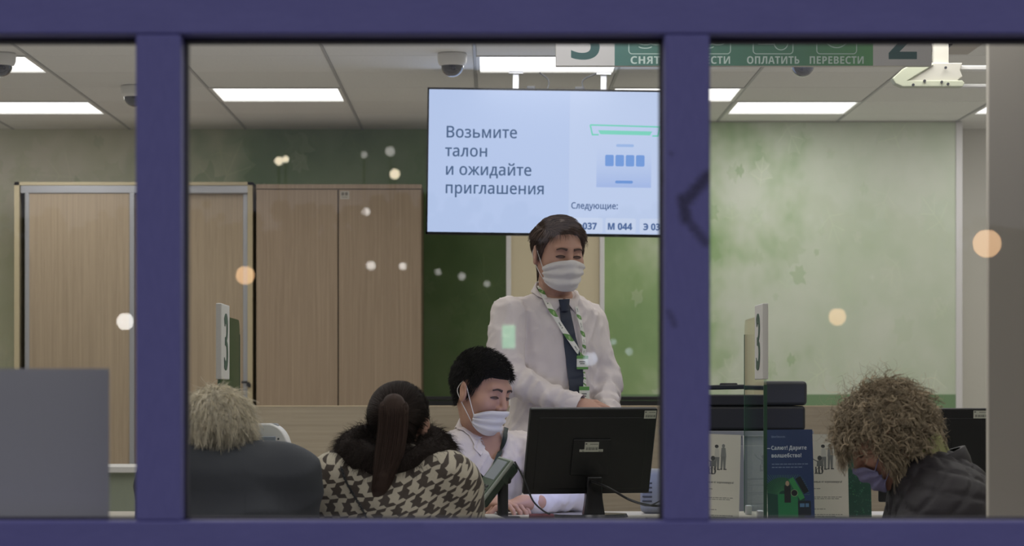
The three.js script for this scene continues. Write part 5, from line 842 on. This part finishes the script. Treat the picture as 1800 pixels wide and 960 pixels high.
  combed(S, P.bare, R, 500, { line, thick: (p) => thick(p) + 0.004, len: 0.07, steps: 14, r: 0.0006, curl: 0.012, turns: 1.5, keep: 0.014, flow: (p, N, az, R) => V((R() - 0.5) * 0.9, (R() - 0.3) * 0.7, (R() - 0.5) * 0.9).addScaledVector(N, 1).normalize(), tint });
  combed(S, P.bare, R, 420, { line: [[0, 0.045], [3.15, 0.045]], skip: (p, az) => az > 0.8 || p.y > 0.085, thick: () => 0.03, lock: 3, loose: 0.005, len: 0.06, steps: 13, r: 0.0009, curl: 0.008, turns: 1.5, drop: 0.3, keep: 0.012, flow: (p, N, az, R) => V((R() - 0.5) * 0.6, -0.75 + (R() - 0.5) * 0.4, 0.5).normalize(), tint });
  combed(S, P.bare, R, 420, { line: [[0, 0.2], [1.1, 0.2], [1.3, -0.06], [1.75, -0.06], [1.9, 0.2], [3.15, 0.2]], skip: (p) => p.y > 0.02, thick: () => 0.022, lock: 3, loose: 0.005, len: 0.075, steps: 13, r: 0.0009, curl: 0.007, turns: 1.3, drop: 0.2, keep: 0.01, flow: (p, N, az, R) => V((R() - 0.5) * 0.4, -0.85, 0.35 + (R() - 0.5) * 0.4).normalize(), tint });
  mesh('hair', S.withCap(hairCap(P.bare, (p) => thick(p) - 0.008, { line }), 0.55).applyMatrix4(P.HM), hairMat(hex(204, 190, 168), 0.6), P.t).userData.label = 'loose curly grey-blond hair';
  faceDetails(P, mat(hex(70, 58, 50), 0.7)); wearMask(P, { top: -0.014, span: 0.78, label: 'pale lilac face mask' }, mat(hex(146, 144, 186), 0.85));
  officeChair([base.x + 0.05, 0, base.z], yaw, 0.42, 'dark visitor chair under the curly-haired customer');
}

// ------------------------------------------------------------------ the street behind the camera: what the panes mirror
{
  const zg = -FD - 0.07, mirror = (px, py, Dv) => { const v = at(px, py, Dv); v.z = 2 * zg - v.z; return v; };
  const orange = new THREE.Color(1, 0.58, 0.28), warm = new THREE.Color(1, 0.86, 0.62), cool = new THREE.Color(1, 0.97, 0.92);
  const lampAt = (px, py, Dv, size, c, glow, label) => {
    const p = mirror(px, py, Dv), r = size * Dv / F / 2, t = thing('street_lamp', label, 'street lamp', [p.x, 0, p.z], 0, 'street lamps mirrored in the glass');
    mesh('globe', new THREE.SphereGeometry(r, 24, 16).translate(0, p.y, 0), new THREE.MeshStandardMaterial({ color: 0xffffff, emissive: c, emissiveIntensity: glow }), t);
    mesh('cap', cyl(r * 0.35, r * 0.6, r * 0.4, 0, p.y + r * 1.1, 0, 16), M.black, t); mesh('pole', cyl(0.008, 0.009, p.y - r, 0, (p.y - r) / 2, 0, 8), M.black, t);
    const l = new THREE.PointLight(c, 0.6); l.name = 'street_bulb'; l.position.set(0, p.y, 0); t.add(l);
  };
  lampAt(1735, 428, 16, 50, orange, 9, 'round orange street lamp, the largest reflection near the right edge');
  lampAt(1472, 557, 21, 31, orange, 7, 'small peach street lamp mirrored on the pale mural');
  lampAt(431, 484, 23, 33, orange, 9, 'orange street lamp mirrored on the sliding wardrobe');
  lampAt(220, 565, 19, 30, cool, 12, 'white street lamp mirrored beside the left mullion');
  lampAt(490, 283, 27, 15, warm, 14, 'warm white street lamp mirrored above the hinged cabinet, left of a pair');
  lampAt(502, 280, 28, 12, warm, 14, 'warm white street lamp mirrored above the hinged cabinet, right of a pair');
  lampAt(694, 306, 26, 18, warm, 14, 'warm street lamp mirrored left of the ticket screen');
  for (const [x, y, s, l] of [[652, 467, 15, 'left of two pale lamps mirrored on the hinged cabinet'], [708, 468, 13, 'right of two pale lamps mirrored on the hinged cabinet'], [643, 372, 14, 'pale lamp mirrored high on the hinged cabinet']]) lampAt(x, y, 29, s, cool, 8, l);
  const ice = new THREE.Color(0.72, 0.82, 1);
  for (const [x, y, s, c, gl, l] of [[1038, 631, 24, ice, 4, 'largest of three cold white lamps mirrored beside the name badge'], [1106, 618, 13, ice, 2.5, 'small cold white lamp mirrored on the leafy wall right of the badge'], [1078, 601, 11, ice, 2.5, 'small cold lamp mirrored above the other two beside the badge'], [686, 266, 17, cool, 4, 'pale lamp mirrored high left of the ticket screen'], [640, 272, 12, cool, 3, 'faint lamp mirrored above the hinged cabinet door gap'], [770, 478, 11, cool, 3, 'left of three faint lamps mirrored on the dark green wall'], [812, 486, 13, cool, 3.5, 'middle of three faint lamps mirrored on the dark green wall'], [856, 499, 11, cool, 3, 'right of three faint lamps mirrored on the dark green wall']]) lampAt(x, y, 27.5, s, c, gl, l);
  const g = mirror(894, 592, 30), sign = thing('shop_sign', 'green lit shop sign across the street, mirrored on the white shirt', 'sign', [g.x, 0, g.z]); const gw = 24 * 30 / F, gh = 42 * 30 / F;
  mesh('lightbox', rbox(gw, gh, 0.05, 0.01, 0, g.y, 0), new THREE.MeshStandardMaterial({ color: 0x224433, emissive: new THREE.Color(0.25, 1, 0.5), emissiveIntensity: 3.2 }), sign); mesh('post', cyl(0.008, 0.008, g.y - gh / 2, 0, (g.y - gh / 2) / 2, 0.0, 12), M.black, sign);
  const sl = new THREE.RectAreaLight(new THREE.Color(0.25, 1, 0.5), 1.5, gw * 0.9, gh * 0.9); sl.name = 'sign_light'; sl.position.set(0, g.y, -0.03); sign.add(sl);
  // hedge added behind the camera; its height keeps mirrored sky off the panes
  const R = rng(8), geo = [], leafG = [];
  for (let i = 0; i < 120; i++) { const x = -16 + 32 * i / 119, hh = 2.95 + 0.5 * noise(x * 0.45, 3, 1) + 0.25 * noise(x * 1.9, 1, 4); geo.push(new THREE.IcosahedronGeometry(1, 2).scale(0.4, hh / 2 + 0.1, 0.45).translate(x, hh / 2, (R() - 0.5) * 0.3)); for (let k = 0; k < 22; k++) leafG.push(new THREE.IcosahedronGeometry(0.05 + 0.1 * R(), 0).translate(x + (R() - 0.5) * 0.5, hh * (0.72 + 0.38 * R()), (R() - 0.5) * 0.7)); }
  tag(mesh('hedge', [...geo, ...leafG], mat(hex(48, 56, 44), 0.95)), 'added dark foliage behind the camera, keeping mirrored sky off the panes', 'hedge').position.z = 24;
}
renderer.render(scene, camera);
